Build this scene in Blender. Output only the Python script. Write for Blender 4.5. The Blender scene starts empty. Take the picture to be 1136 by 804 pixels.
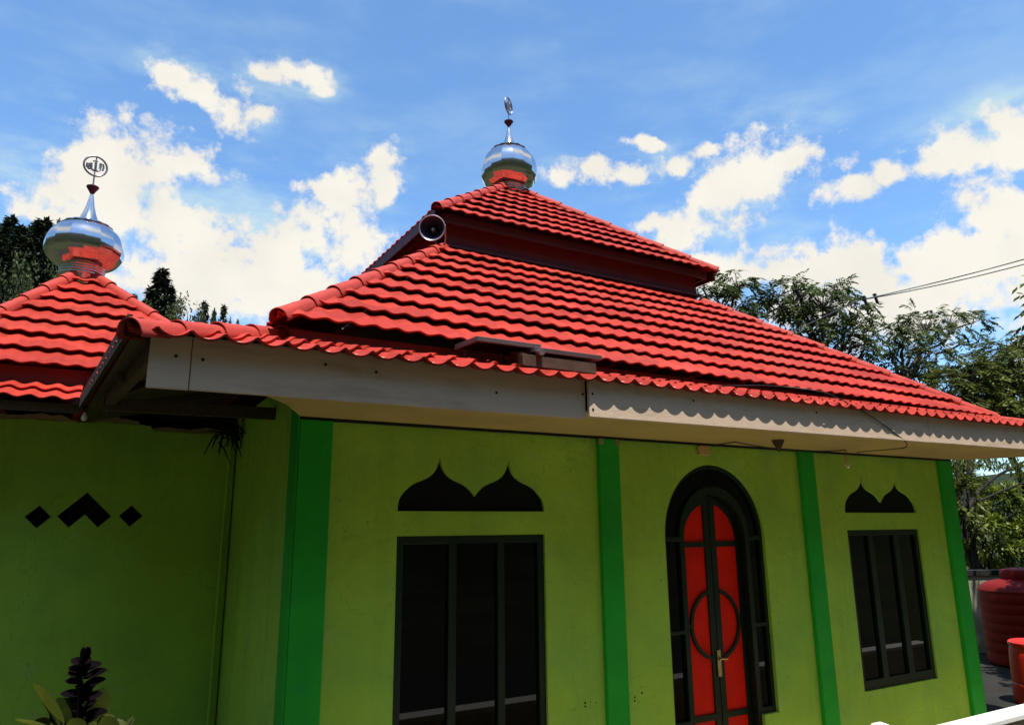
import bpy, bmesh, math, random
from mathutils import Vector, Matrix, noise
random.seed(7)
PI = math.pi
sc = bpy.context.scene
COL = sc.collection

# ---------------------------------------------------------------- camera
RW = Matrix(((0.86597344, -0.10352706, -0.48925673),
             (-0.50000077, -0.19771893, -0.84315269),
             (-0.0094462, 0.97477657, -0.22298296)))     # world <- camera
FPX = 803.4
def ray(px, py):
    return RW @ Vector((px - 568.0, 402.0 - py, -FPX))
def at(px, py, Y):
    r = ray(px, py)
    return r * (Y / r.y)
cd = bpy.data.cameras.new('camera')
cam = bpy.data.objects.new('camera', cd); COL.objects.link(cam)
cd.sensor_width = 36; cd.lens = 36 * FPX / 1136
cd.clip_start = 0.05; cd.clip_end = 4000
cam.matrix_world = RW.to_4x4()
sc.camera = cam
FLOOR = -2.1

# ---------------------------------------------------------------- materials
def nn(nt, t, **kw):
    n = nt.nodes.new(t)
    for k, v in kw.items():
        if k.startswith('i_'):
            n.inputs[k[2:].replace('_', ' ')].default_value = v
        else:
            setattr(n, k, v)
    return n
def mat(name, base, rough=0.6, var=0.12, scale=3.0, bump=0.0, bscale=40.0, metal=0.0, spec=0.4,
        second=None, second_scale=1.5, second_lo=0.55, second_hi=0.75, second_str=0.7, trans=0.0, stretch=None):
    m = bpy.data.materials.new(name); m.use_nodes = True
    nt = m.node_tree; b = nt.nodes['Principled BSDF']
    b.inputs['Roughness'].default_value = rough
    b.inputs['Metallic'].default_value = metal
    b.inputs['Specular IOR Level'].default_value = spec
    g = nn(nt, 'ShaderNodeNewGeometry')
    vec = g.outputs['Position']
    if stretch:
        mp = nn(nt, 'ShaderNodeMapping'); mp.inputs['Scale'].default_value = stretch
        nt.links.new(vec, mp.inputs['Vector']); vec = mp.outputs['Vector']
    n1 = nn(nt, 'ShaderNodeTexNoise'); n1.inputs['Scale'].default_value = scale; n1.inputs['Detail'].default_value = 6
    nt.links.new(vec, n1.inputs['Vector'])
    rmp = nn(nt, 'ShaderNodeMapRange'); rmp.inputs['From Min'].default_value = .3; rmp.inputs['From Max'].default_value = .7
    rmp.inputs['To Min'].default_value = 1 - var; rmp.inputs['To Max'].default_value = 1 + var
    nt.links.new(n1.outputs['Fac'], rmp.inputs['Value'])
    mx = nn(nt, 'ShaderNodeVectorMath', operation='SCALE'); mx.inputs[0].default_value = base
    nt.links.new(rmp.outputs['Result'], mx.inputs['Scale'])
    out = mx.outputs['Vector']
    if second:
        n2 = nn(nt, 'ShaderNodeTexNoise'); n2.inputs['Scale'].default_value = second_scale; n2.inputs['Detail'].default_value = 8
        n2.inputs['Roughness'].default_value = .65
        nt.links.new(vec, n2.inputs['Vector'])
        r2 = nn(nt, 'ShaderNodeMapRange'); r2.inputs['From Min'].default_value = second_lo; r2.inputs['From Max'].default_value = second_hi
        r2.inputs['To Max'].default_value = second_str
        nt.links.new(n2.outputs['Fac'], r2.inputs['Value'])
        mm = nn(nt, 'ShaderNodeMix', data_type='RGBA')
        nt.links.new(r2.outputs['Result'], mm.inputs['Factor'])
        nt.links.new(out, mm.inputs[6]); mm.inputs[7].default_value = (*second, 1)
        out = mm.outputs[2]
    nt.links.new(out, b.inputs['Base Color'])
    if bump:
        n3 = nn(nt, 'ShaderNodeTexNoise'); n3.inputs['Scale'].default_value = bscale; n3.inputs['Detail'].default_value = 5
        nt.links.new(vec, n3.inputs['Vector'])
        bp = nn(nt, 'ShaderNodeBump'); bp.inputs['Strength'].default_value = bump; bp.inputs['Distance'].default_value = .01
        nt.links.new(n3.outputs['Fac'], bp.inputs['Height']); nt.links.new(bp.outputs['Normal'], b.inputs['Normal'])
    if trans:
        b.inputs['Transmission Weight'].default_value = trans
    return m

M = {}
def tile_material(name, base, spec):
    m = mat(name, base, .6, .10, 1.6, .3, 120, spec=spec, second=tuple(c * .45 for c in base), second_scale=4.5, second_lo=.56, second_hi=.80, second_str=.55)
    nt = m.node_tree; b = nt.nodes['Principled BSDF']; src = b.inputs['Base Color'].links[0].from_socket
    g = nn(nt, 'ShaderNodeNewGeometry')
    v = nn(nt, 'ShaderNodeTexVoronoi'); v.inputs['Scale'].default_value = 4.2; nt.links.new(g.outputs['Position'], v.inputs['Vector'])
    sx = nn(nt, 'ShaderNodeSeparateXYZ'); nt.links.new(v.outputs['Color'], sx.inputs[0])
    r = nn(nt, 'ShaderNodeMapRange'); r.inputs['To Min'].default_value = .74; r.inputs['To Max'].default_value = 1.14; nt.links.new(sx.outputs['X'], r.inputs['Value'])
    sc_ = nn(nt, 'ShaderNodeVectorMath', operation='SCALE'); nt.links.new(src, sc_.inputs[0]); nt.links.new(r.outputs['Result'], sc_.inputs['Scale'])
    # faded, chalky patches and dark lichen specks
    n2 = nn(nt, 'ShaderNodeTexNoise'); n2.inputs['Scale'].default_value = 1.1; n2.inputs['Detail'].default_value = 7; n2.inputs['Roughness'].default_value = .7; nt.links.new(g.outputs['Position'], n2.inputs['Vector'])
    r2 = nn(nt, 'ShaderNodeMapRange'); r2.inputs['From Min'].default_value = .5; r2.inputs['From Max'].default_value = .72; r2.inputs['To Max'].default_value = .35; nt.links.new(n2.outputs['Fac'], r2.inputs['Value'])
    m1 = nn(nt, 'ShaderNodeMix', data_type='RGBA'); nt.links.new(r2.outputs['Result'], m1.inputs['Factor']); nt.links.new(sc_.outputs[0], m1.inputs[6]); m1.inputs[7].default_value = (base[0] * 1.0, base[1] * 2.4, base[2] * 2.6, 1)
    n3 = nn(nt, 'ShaderNodeTexNoise'); n3.inputs['Scale'].default_value = 26; n3.inputs['Detail'].default_value = 4; nt.links.new(g.outputs['Position'], n3.inputs['Vector'])
    r3 = nn(nt, 'ShaderNodeMapRange'); r3.inputs['From Min'].default_value = .66; r3.inputs['From Max'].default_value = .74; r3.inputs['To Max'].default_value = .6; nt.links.new(n3.outputs['Fac'], r3.inputs['Value'])
    m2 = nn(nt, 'ShaderNodeMix', data_type='RGBA'); nt.links.new(r3.outputs['Result'], m2.inputs['Factor']); nt.links.new(m1.outputs[2], m2.inputs[6]); m2.inputs[7].default_value = (.10, .022, .016, 1)
    nt.links.new(m2.outputs[2], b.inputs['Base Color'])
    return m
M['tile'] = tile_material('red_roof_tile', (.395, .036, .021), .13)
M['cap'] = mat('red_ridge_cap', (.42, .052, .036), .6, .12, 4, .2, 70, spec=.18, second=(.24, .05, .045), second_scale=9, second_lo=.58, second_hi=.72, second_str=.6)
M['maroon'] = mat('maroon_boarding', (.12, .012, .012), .6, .15, 6, .1, 30)
M['purple'] = mat('dark_zinc_boarding', (.07, .02, .028), .5, .15, 6, .1, 30)
def wall_material():
    m = mat('lime_green_paint', (.42, .68, .07), .7, .10, 1.1, 0, 25, spec=.15, second=(.22, .46, .11), second_scale=1.5, second_lo=.45, second_hi=.75, second_str=.55)
    nt = m.node_tree; b = nt.nodes['Principled BSDF']; src = b.inputs['Base Color'].links[0].from_socket
    g = nn(nt, 'ShaderNodeNewGeometry')
    def noise_mix(src, scale, stretch, lo, hi, amt, colour, detail=7, rough=.65):
        mp = nn(nt, 'ShaderNodeMapping'); mp.inputs['Scale'].default_value = stretch; nt.links.new(g.outputs['Position'], mp.inputs['Vector'])
        n = nn(nt, 'ShaderNodeTexNoise'); n.inputs['Scale'].default_value = scale; n.inputs['Detail'].default_value = detail; n.inputs['Roughness'].default_value = rough; nt.links.new(mp.outputs[0], n.inputs['Vector'])
        r = nn(nt, 'ShaderNodeMapRange'); r.inputs['From Min'].default_value = lo; r.inputs['From Max'].default_value = hi; r.inputs['To Max'].default_value = amt; nt.links.new(n.outputs['Fac'], r.inputs['Value'])
        x = nn(nt, 'ShaderNodeMix', data_type='RGBA'); nt.links.new(r.outputs['Result'], x.inputs['Factor']); nt.links.new(src, x.inputs[6]); x.inputs[7].default_value = (*colour, 1)
        return x.outputs[2]
    c = noise_mix(src, 2.0, (2.2, 2.2, .22), .50, .80, .30, (.17, .29, .07))            # rain streaks
    c = noise_mix(c, 3.5, (1, 1, 1), .60, .74, .45, (.45, .58, .20))                       # thin faded paint
    c = noise_mix(c, 30, (1, 1, 1), .68, .76, .7, (.10, .15, .045), 3)                     # specks
    n = nn(nt, 'ShaderNodeTexVoronoi', feature='DISTANCE_TO_EDGE'); n.inputs['Scale'].default_value = 1.3
    wn = nn(nt, 'ShaderNodeTexNoise'); wn.inputs['Scale'].default_value = 4; wn.inputs['Detail'].default_value = 5; nt.links.new(g.outputs['Position'], wn.inputs['Vector'])
    ad = nn(nt, 'ShaderNodeVectorMath', operation='MULTIPLY_ADD'); nt.links.new(wn.outputs['Color'], ad.inputs[0]); ad.inputs[1].default_value = (.5, .5, .5); nt.links.new(g.outputs['Position'], ad.inputs[2]); nt.links.new(ad.outputs[0], n.inputs['Vector'])
    r = nn(nt, 'ShaderNodeMapRange'); r.inputs['From Min'].default_value = .0; r.inputs['From Max'].default_value = .006; r.inputs['To Min'].default_value = .35; r.inputs['To Max'].default_value = 0; nt.links.new(n.outputs['Distance'], r.inputs['Value'])
    x = nn(nt, 'ShaderNodeMix', data_type='RGBA'); nt.links.new(r.outputs['Result'], x.inputs['Factor']); nt.links.new(c, x.inputs[6]); x.inputs[7].default_value = (.14, .2, .06, 1)
    nt.links.new(x.outputs[2], b.inputs['Base Color'])
    n1 = nn(nt, 'ShaderNodeTexNoise'); n1.inputs['Scale'].default_value = 7; n1.inputs['Detail'].default_value = 9; n1.inputs['Roughness'].default_value = .6; nt.links.new(g.outputs['Position'], n1.inputs['Vector'])
    bp = nn(nt, 'ShaderNodeBump'); bp.inputs['Strength'].default_value = .7; bp.inputs['Distance'].default_value = .02; nt.links.new(n1.outputs['Fac'], bp.inputs['Height']); nt.links.new(bp.outputs['Normal'], b.inputs['Normal'])
    return m
M['wall'] = wall_material()
M['wallside'] = M['wall']
M['pil'] = mat('emerald_green_paint', (.022, .43, .032), .5, .12, 3, .2, 30, spec=.2, second=(.015, .28, .075), second_scale=4, second_lo=.55, second_hi=.75, second_str=.5)
M['frame'] = mat('dark_green_gloss_paint', (.003, .015, .006), .4, .15, 5, .05, 60, spec=.4)
M['glass'] = mat('dark_window_glass', (.002, .0025, .0025), .02, .05, 1, 0, spec=.2)
M['vent'] = mat('flat_black_sheet', (.004, .004, .004), .7, .1, 8, spec=.2)
M['red'] = mat('red_door_paint', (.88, .016, .004), .5, .12, 5, .1, 60, spec=.15)
M['fascia'] = mat('white_board_paint', (.70, .53, .39), .65, .10, 3, .15, 40, spec=.25, second=(.30, .21, .14), second_scale=3, second_lo=.5, second_hi=.75, second_str=.7, stretch=(.5, 1, 3))
M['soffit'] = mat('cream_soffit_board', (.58, .40, .14), .7, .1, 2, .1, 30, second=(.36, .25, .12), second_scale=1.5, second_lo=.5, second_hi=.75, second_str=.6)
M['timber'] = mat('brown_rafter_timber', (.085, .052, .026), .75, .2, 8, .3, 40, stretch=(4, .6, 4))
M['timber_dark'] = mat('dark_verge_timber', (.03, .018, .01), .85, .25, 8, .3, 40)  # darker brown than the rafter timber
M['plaster'] = mat('tan_bare_plaster', (.36, .26, .12), .85, .2, 9, .5, 50)
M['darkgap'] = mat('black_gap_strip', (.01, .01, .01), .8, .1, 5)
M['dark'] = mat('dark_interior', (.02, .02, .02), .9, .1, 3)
M['chrome'] = mat('polished_steel', (.64, .64, .67), .13, .06, 8, .05, 14, metal=1.0)
M['chrome_dark'] = mat('dark_steel', (.30, .30, .33), .32, .1, 8, metal=.85)
M['bead'] = mat('purple_tinted_bead', (.07, .02, .045), .35, .1, 8, metal=.2)
M['horn'] = mat('navy_grey_horn', (.022, .030, .065), .4, .15, 8)
M['horn_rim'] = mat('grey_horn_rim', (.35, .37, .4), .35, .1, 8, metal=.6)
M['alu'] = mat('weathered_aluminium', (.12, .095, .10), .5, .15, 14, .1, 60, metal=.2, second=(.1, .06, .05), second_scale=8, second_lo=.55, second_hi=.7, second_str=.7)
M['rail'] = mat('shaded_brown_rail', (.07, .04, .025), .7, .3, 12, .2, 40)  # brown rail, its colour darkened for the shaded front and underside
M['pv'] = mat('dark_photovoltaic_glass', (.012, .014, .03), .1, .1, 6)
M['brass'] = mat('brass_handle', (.55, .4, .16), .3, .1, 10, metal=1)
M['whitewall'] = mat('white_parapet_paint', (.78, .75, .68), .7, .07, 3, .2, 30, second=(.5, .44, .34), second_scale=4, second_lo=.58, second_hi=.75, second_str=.5)
M['tan_front'] = mat('tan_parapet_render', (.55, .45, .3), .8, .15, 4, .3, 30)
M['greywall'] = mat('stained_yard_wall', (.36, .35, .26), .8, .12, 2, .3, 20, second=(.14, .13, .1), second_scale=1.7, second_lo=.5, second_hi=.75, second_str=.7)
M['tank'] = mat('rust_red_plastic', (.17, .006, .003), .6, .1, 2, .05, 20, spec=.2)
M['bin'] = mat('bright_red_plastic', (.62, .022, .008), .4, .1, 2)
M['cable'] = mat('black_cable', (.02, .02, .025), .5, .1, 8)
M['cable_grey'] = mat('grey_overhead_cable', (.12, .13, .16), .5, .1, 8)
M['porcelain'] = mat('white_porcelain', (.85, .83, .75), .3, .03, 8)
M['bulb'] = mat('clear_bulb_glass', (.75, .7, .5), .1, .03, 8, trans=.5)
M['bark'] = mat('dark_bark', (.018, .014, .011), .9, .25, 5, .5, 25)
M['barkgrey'] = mat('grey_bark', (.07, .06, .05), .85, .25, 5, .5, 25)
M['twig'] = mat('dry_black_twigs', (.02, .016, .01), .9, .2, 20)
def leafmat(name, a, b, sc_=.7, rough=.5, tr=.25, spec=.3):
    m = bpy.data.materials.new(name); m.use_nodes = True
    nt = m.node_tree; p = nt.nodes['Principled BSDF']
    g = nn(nt, 'ShaderNodeNewGeometry')
    n1 = nn(nt, 'ShaderNodeTexNoise'); n1.inputs['Scale'].default_value = sc_; n1.inputs['Detail'].default_value = 3
    nt.links.new(g.outputs['Position'], n1.inputs['Vector'])
    wn = nn(nt, 'ShaderNodeMath', operation='ADD'); 
    ms = nn(nt, 'ShaderNodeMath', operation='MULTIPLY'); ms.inputs[1].default_value = .5
    nt.links.new(g.outputs['Random Per Island'], ms.inputs[0])
    nt.links.new(n1.outputs['Fac'], wn.inputs[0]); nt.links.new(ms.outputs[0], wn.inputs[1])
    mr = nn(nt, 'ShaderNodeMapRange'); mr.inputs['From Min'].default_value = .45; mr.inputs['From Max'].default_value = 1.05
    nt.links.new(wn.outputs[0], mr.inputs['Value'])
    mm = nn(nt, 'ShaderNodeMix', data_type='RGBA'); mm.inputs[6].default_value = (*a, 1); mm.inputs[7].default_value = (*b, 1)
    nt.links.new(mr.outputs['Result'], mm.inputs['Factor'])
    nt.links.new(mm.outputs[2], p.inputs['Base Color'])
    p.inputs['Roughness'].default_value = rough; p.inputs['Specular IOR Level'].default_value = spec
    if tr:
        t = nn(nt, 'ShaderNodeBsdfTranslucent'); nt.links.new(mm.outputs[2], t.inputs['Color'])
        mix = nn(nt, 'ShaderNodeMixShader'); mix.inputs[0].default_value = tr
        nt.links.new(p.outputs[0], mix.inputs[1]); nt.links.new(t.outputs[0], mix.inputs[2])
        nt.links.new(mix.outputs[0], nt.nodes['Material Output'].inputs['Surface'])
    return m
M['leaf_feather'] = leafmat('grey_green_feather_leaves', (.034, .052, .016), (.125, .165, .048), tr=.3)
M['leaf_olive'] = leafmat('olive_leaves', (.045, .062, .011), (.155, .185, .032), tr=.3)
M['leaf_bright'] = leafmat('bright_green_leaves', (.03, .065, .006), (.2, .24, .02), 1.5, .35)
M['leaf_conifer'] = leafmat('dark_conifer_needles', (.008, .016, .007), (.04, .058, .022), .3, .7, .1)
M['leaf_bush'] = leafmat('hillside_bush_leaves', (.02, .035, .008), (.075, .095, .018), .4, .6, .15)
M['leaf_dark'] = leafmat('dark_purple_leaves', (.002, .001, .002), (.006, .003, .004), 8, .9, .0, .04)
M['leaf_yellow'] = leafmat('yellow_green_leaves', (.015, .026, .004), (.075, .085, .008), 9, .35, .35)

def ground_material():
    m = mat('valley_ground', (.03, .036, .014), .95, .3, .25, .4, 3, spec=.1, second=(.055, .045, .026), second_scale=.35, second_lo=.48, second_hi=.62, second_str=.8)
    return m
M['ground'] = ground_material()
M['concrete'] = mat('worn_shaded_yard_concrete', (.028, .027, .024), .9, .15, 1.5, .4, 30, spec=.15, second=(.018, .018, .013), second_scale=1.2, second_lo=.5, second_hi=.7, second_str=.7)  # base colour darkened to stand in for shade over the right yard
M['floor'] = mat('porch_floor_screed', (.32, .265, .17), .8, .12, 2, .2, 30, spec=.2)
M['hill'] = mat('wooded_hill', (.03, .045, .014), .95, .4, .12, .6, 1.5, spec=.05, second=(.055, .065, .02), second_scale=.05, second_lo=.45, second_hi=.65, second_str=.8)

# ---------------------------------------------------------------- mesh helpers
class MB:
    def __init__(s):
        s.v = []; s.f = []
    def add(s, vs, fs):
        o = len(s.v); s.v += [tuple(v) for v in vs]; s.f += [tuple(i + o for i in f) for f in fs]; return s
    def box(s, x0, x1, y0, y1, z0, z1):
        return s.add([(x, y, z) for z in (z0, z1) for y in (y0, y1) for x in (x0, x1)],
                     [(0, 2, 3, 1), (4, 5, 7, 6), (0, 1, 5, 4), (2, 6, 7, 3), (0, 4, 6, 2), (1, 3, 7, 5)])
    def beam(s, p, q, w, h, up=(0, 0, 1)):
        p = Vector(p); q = Vector(q); d = (q - p).normalized(); u = Vector(up)
        r = d.cross(u).normalized(); u = r.cross(d).normalized()
        vs = [c + r * (a * w / 2) + u * (b * h / 2) for c in (p, q) for a, b in ((-1, -1), (1, -1), (1, 1), (-1, 1))]
        return s.add(vs, [(3, 2, 1, 0), (4, 5, 6, 7), (0, 1, 5, 4), (1, 2, 6, 5), (2, 3, 7, 6), (3, 0, 4, 7)])
    def tube(s, pts, r, n=8, cap=True):
        pts = [Vector(p) for p in pts]; rs = r if isinstance(r, (list, tuple)) else [r] * len(pts)
        vs = []; fs = []; prev = None
        for i, p in enumerate(pts):
            d = (pts[min(i + 1, len(pts) - 1)] - pts[max(i - 1, 0)])
            if d.length < 1e-9: d = Vector((0, 0, 1))
            d.normalize()
            a = prev if prev else (Vector((0, 0, 1)) if abs(d.z) < .9 else Vector((1, 0, 0)))
            u = (a - d * a.dot(d))
            if u.length < 1e-6: u = Vector((1, 0, 0)) - d * d.x
            u.normalize(); w = d.cross(u); prev = u
            for k in range(n):
                t = 2 * PI * k / n; vs.append(p + (u * math.cos(t) + w * math.sin(t)) * rs[i])
        for i in range(len(pts) - 1):
            for k in range(n):
                a, b = i * n + k, i * n + (k + 1) % n
                fs.append((a, b, b + n, a + n))
        if cap:
            fs.append(tuple(range(n - 1, -1, -1))); fs.append(tuple((len(pts) - 1) * n + k for k in range(n)))
        return s.add(vs, fs)
    def lathe(s, prof, c, n=32, axis=None, caps=False, mod=None):
        c = Vector(c); vs = []; fs = []
        if axis is None: X, Y, Z = Vector((1, 0, 0)), Vector((0, 1, 0)), Vector((0, 0, 1))
        else:
            Z = Vector(axis).normalized(); X = Z.orthogonal().normalized(); Y = Z.cross(X)
        for (r, z) in prof:
            for k in range(n):
                t = 2 * PI * k / n; rr = r * (mod(t, z) if mod else 1)
                vs.append(c + X * (rr * math.cos(t)) + Y * (rr * math.sin(t)) + Z * z)
        for i in range(len(prof) - 1):
            for k in range(n):
                a, b = i * n + k, i * n + (k + 1) % n
                fs.append((a, b, b + n, a + n))
        if caps:
            fs.append(tuple(range(n - 1, -1, -1))); fs.append(tuple((len(prof) - 1) * n + k for k in range(n)))
        return s.add(vs, fs)
    def quad(s, a, b, c, d):
        return s.add([a, b, c, d], [(0, 1, 2, 3)])
    def build(s, name, m, parent=None, smooth=None, loc=None, bevel=0):
        me = bpy.data.meshes.new(name)
        o = bpy.data.objects.new(name, me); COL.objects.link(o)
        org = Vector(loc) if loc is not None else Vector((0, 0, 0))
        if parent is not None:
            root = parent
            while root.parent: root = root.parent
            o.parent = parent
            org = Vector(root.get('_org', root.location))
            # every node of one thing sits at the root's origin, so local offset is zero
        me.from_pydata([tuple(Vector(v) - org) for v in s.v], [], s.f)
        if parent is None: o.location = org; o['_org'] = tuple(org)
        me.materials.append(m if not isinstance(m, str) else M[m])
        if bevel:
            b = bmesh.new(); b.from_mesh(me); bmesh.ops.remove_doubles(b, verts=b.verts, dist=1e-5)
            es = [e for e in b.edges if len(e.link_faces) == 2 and e.calc_face_angle(0) > .8]
            bmesh.ops.bevel(b, geom=es, offset=bevel, segments=2, affect='EDGES', profile=.5)
            b.to_mesh(me); b.free()
        if smooth is not None:
            me.polygons.foreach_set('use_smooth', [True] * len(me.polygons))
            if smooth < 179: me.set_sharp_from_angle(angle=math.radians(smooth))
        me.update()
        return o
def empty(name, loc):
    o = bpy.data.objects.new(name, None); COL.objects.link(o); o.location = loc; o['_org'] = tuple(loc); o.empty_display_size = .2
    return o
def tag(o, label=None, cat=None, group=None, kind=None):
    if label: o['label'] = label
    if cat: o['category'] = cat
    if group: o['group'] = group
    if kind: o['kind'] = kind
    return o
def plate(loops, y0, y1):
    """extruded upright plate in x-z, first loop outer, others holes; runs from y0 (front) to y1"""
    cu = bpy.data.curves.new('tmp', 'CURVE'); cu.dimensions = '2D'; cu.fill_mode = 'BOTH'; cu.extrude = abs(y1 - y0) / 2
    for lp in loops:
        sp = cu.splines.new('POLY'); sp.points.add(len(lp) - 1); sp.use_cyclic_u = True
        for p, (x, z) in zip(sp.points, lp): p.co = (x, z, 0, 1)
    ob = bpy.data.objects.new('tmp', cu); COL.objects.link(ob)
    dg = bpy.context.evaluated_depsgraph_get(); dg.update()
    me = bpy.data.meshes.new_from_object(ob.evaluated_get(dg))
    b = bmesh.new(); b.from_mesh(me); bmesh.ops.remove_doubles(b, verts=b.verts, dist=1e-5)
    ym = (y0 + y1) / 2
    for v in b.verts: v.co = Vector((v.co.x, ym - v.co.z, v.co.y))
    bmesh.ops.recalc_face_normals(b, faces=b.faces)
    b.verts.index_update()
    mb = MB(); mb.add([v.co.copy() for v in b.verts], [tuple(v.index for v in f.verts) for f in b.faces])
    b.free(); bpy.data.objects.remove(ob); bpy.data.curves.remove(cu); bpy.data.meshes.remove(me)
    return mb
def rect(x0, x1, z0, z1): return [(x0, z0), (x1, z0), (x1, z1), (x0, z1)]
def arch(x0, x1, z0, zs, rz, n=28):
    cx = (x0 + x1) / 2; rx = (x1 - x0) / 2
    return [(x0, z0), (x1, z0)] + [(cx + rx * math.cos(PI * k / n), zs + rz * math.sin(PI * k / n)) for k in range(n + 1)]

# ---------------------------------------------------------------- tiled roof slopes
def tile_slope(mb, e0, udir, vdir, width, length, clips, A=.026, course=.31, h=.034, lam=.152, ns=10, u_start=0.0, warp=None, vertical=False, jit=1.0, phase=0.0, smooth_wave=True):
    """corrugated, stepped tile courses on the plane e0 + u*udir + v*vdir, cut by vertical planes (point, outward normal)"""
    e0 = Vector(e0); ud = Vector(udir).normalized(); vd = Vector(vdir).normalized(); n = ud.cross(vd).normalized()
    if n.z < 0: n = -n
    disp = Vector((0, 0, 1)) if vertical else n
    bm = bmesh.new()
    cols = int(width / lam * ns) + 1
    nc = int(math.ceil(length / course - 1e-6))
    for k in range(nc):
        v0 = k * course; v1 = min((k + 1) * course + .03, length)
        if v1 - v0 < .03: continue
        th = h
        # lip underside, lip, mid, top
        rows = [(v0 + .07, h - .016), (v0 - .018, h - .013), (v0 - .022, h), (v0 + .04, h * .92), ((v0 + v1) / 2, h * .5), (v1, .002)]
        grid = []
        for (v, hh) in rows:
            row = []
            for i in range(cols + 1):
                u = u_start + i * lam / ns
                w = ((u + phase) / lam) % 1.0
                wid = math.floor((u + phase) / lam)
                wave = -A * (.5 - .5 * math.cos(2 * PI * (w ** .85))) if smooth_wave else -A * (abs(math.sin(PI * w)) ** .65)
                j = (noise.noise(Vector((wid * 1.37, k * 2.11, e0.x + e0.y))) * .006) * jit
                jj = noise.noise(Vector((wid * .61 + 9, k * 3.3, e0.x))) * .004 * jit
                sag = noise.noise(Vector((u * .5, k * .9 + v * .5, e0.y))) * .008 * jit
                row.append(bm.verts.new(e0 + ud * u + vd * (v + j) + disp * (hh + wave + jj + sag)))
            grid.append(row)
        for a in range(len(rows) - 1):
            for i in range(cols):
                bm.faces.new((grid[a][i], grid[a][i + 1], grid[a + 1][i + 1], grid[a + 1][i]))
    for (pt, nr) in clips:
        bmesh.ops.bisect_plane(bm, geom=bm.verts[:] + bm.edges[:] + bm.faces[:], plane_co=pt, plane_no=nr, clear_outer=True)
    if warp:
        for v in bm.verts: v.co = warp(v.co)
    bm.verts.index_update()
    mb.add([v.co.copy() for v in bm.verts], [tuple(v.index for v in f.verts) for f in bm.faces])
    bm.free()

def hip_roof(name, parent, x0, x1, y0, y1, z, ztop, topx, topy, mat_, courses, lam=.152, A=.017, h=.052, tc=None, tilt=0.0):
    """four tiled slopes; eave rectangle x0..x1,y0..y1 at z rising to the half-size rectangle topx, topy"""
    mb = MB(); cx, cy = (x0 + x1) / 2, (y0 + y1) / 2
    hx, hy = (x1 - x0) / 2, (y1 - y0) / 2
    rise = ztop - z
    tcx, tcy = tc or (cx, cy)
    wp = (lambda c: Vector((c.x, c.y, c.z + tilt * (c.x - cx)))) if tilt else None
    corners = {k: (Vector((cx + sx * hx, cy + sy * hy, 0)), Vector((tcx + sx * topx, tcy + sy * topy, 0))) for k, sx, sy in (('fl', -1, -1), ('fr', 1, -1), ('bl', -1, 1), ('br', 1, 1))}
    def clip(k, side):
        a, b = corners[k]; d = (b - a).normalized(); nrm = d.cross(Vector((0, 0, 1)))
        # outward = away from 'side' slope centre
        mid = {'f': Vector((cx, y0, 0)), 'b': Vector((cx, y1, 0)), 'l': Vector((x0, cy, 0)), 'r': Vector((x1, cy, 0))}[side]
        if (mid - a).dot(nrm) > 0: nrm = -nrm
        return (a, nrm)
    w = x1 - x0; d = y1 - y0
    for side in 'flrb':
        run = {'f': tcy - topy - y0, 'b': y1 - tcy - topy, 'l': tcx - topx - x0, 'r': x1 - tcx - topx}[side]
        L_ = math.hypot(run, rise)
        e0, ud, vd, ww, ca, cb_, ns = {
            'f': ((x0 - .05, y0, z), (1, 0, 0), (0, run, rise), w + .1, 'fl', 'fr', 10),
            'l': ((x0, y1 + .05, z), (0, -1, 0), (run, 0, rise), d + .1, 'fl', 'bl', 8),
            'r': ((x1, y0 - .05, z), (0, 1, 0), (-run, 0, rise), d + .1, 'fr', 'br', 8),
            'b': ((x1 + .05, y1, z), (-1, 0, 0), (0, -run, rise), w + .1, 'bl', 'br', 4)}[side]
        tile_slope(mb, e0, ud, vd, ww, L_, [clip(ca, side), clip(cb_, side)], A, L_ / courses, h, lam, ns=ns, warp=wp)
    o = mb.build(name, mat_, parent, smooth=42)
    ends = {k: (Vector((a.x, a.y, z + tilt * (a.x - cx))), Vector((b.x, b.y, ztop + tilt * (b.x - cx)))) for k, (a, b) in corners.items()}
    return o, ends

def ridge_cap(parent, p0, p1, r=.085, seg=.36, lift=.0):
    """a line of overlapping half-round cap tiles from the eave end p0 up to p1"""
    p0 = Vector(p0); p1 = Vector(p1); d = (p1 - p0); L = d.length; d.normalize()
    side = d.cross(Vector((0, 0, 1))).normalized(); up = side.cross(d).normalized()
    n = max(1, round(L / seg)); seg = L / n; mb = MB(); na = 14
    for i in range(n):
        s0 = i * seg - .05; s1 = (i + 1) * seg
        if i == n - 1: s1 -= 0.0
        jr = 1 + random.uniform(-.02, .03)
        rows = []
        T = [(0, .90), (0, 1.0), (.04, 1.03), (.08, .98), (.48, .95), (.5, .975), (.53, .975), (.56, .94), (1, .89)]
        vs = []; fs = []
        for (t, k) in T:
            s = s0 + (s1 - s0) * t
            for a in range(na + 1):
                an = -math.radians(28) + math.radians(236) * a / na
                rr = r * k * jr
                x = math.cos(an) * rr * 1.05; y = math.sin(an) * rr
                if y < 0: x *= 1.12
                vs.append(p0 + d * s + side * x + up * (y + lift + (.012 * (1 - t))))
        for a in range(len(T) - 1):
            for b in range(na):
                q = a * (na + 1) + b
                fs.append((q, q + 1, q + na + 2, q + na + 1))
        mb.add(vs, fs)
    return mb.build('ridge_cap', 'cap', parent, smooth=50)

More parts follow.
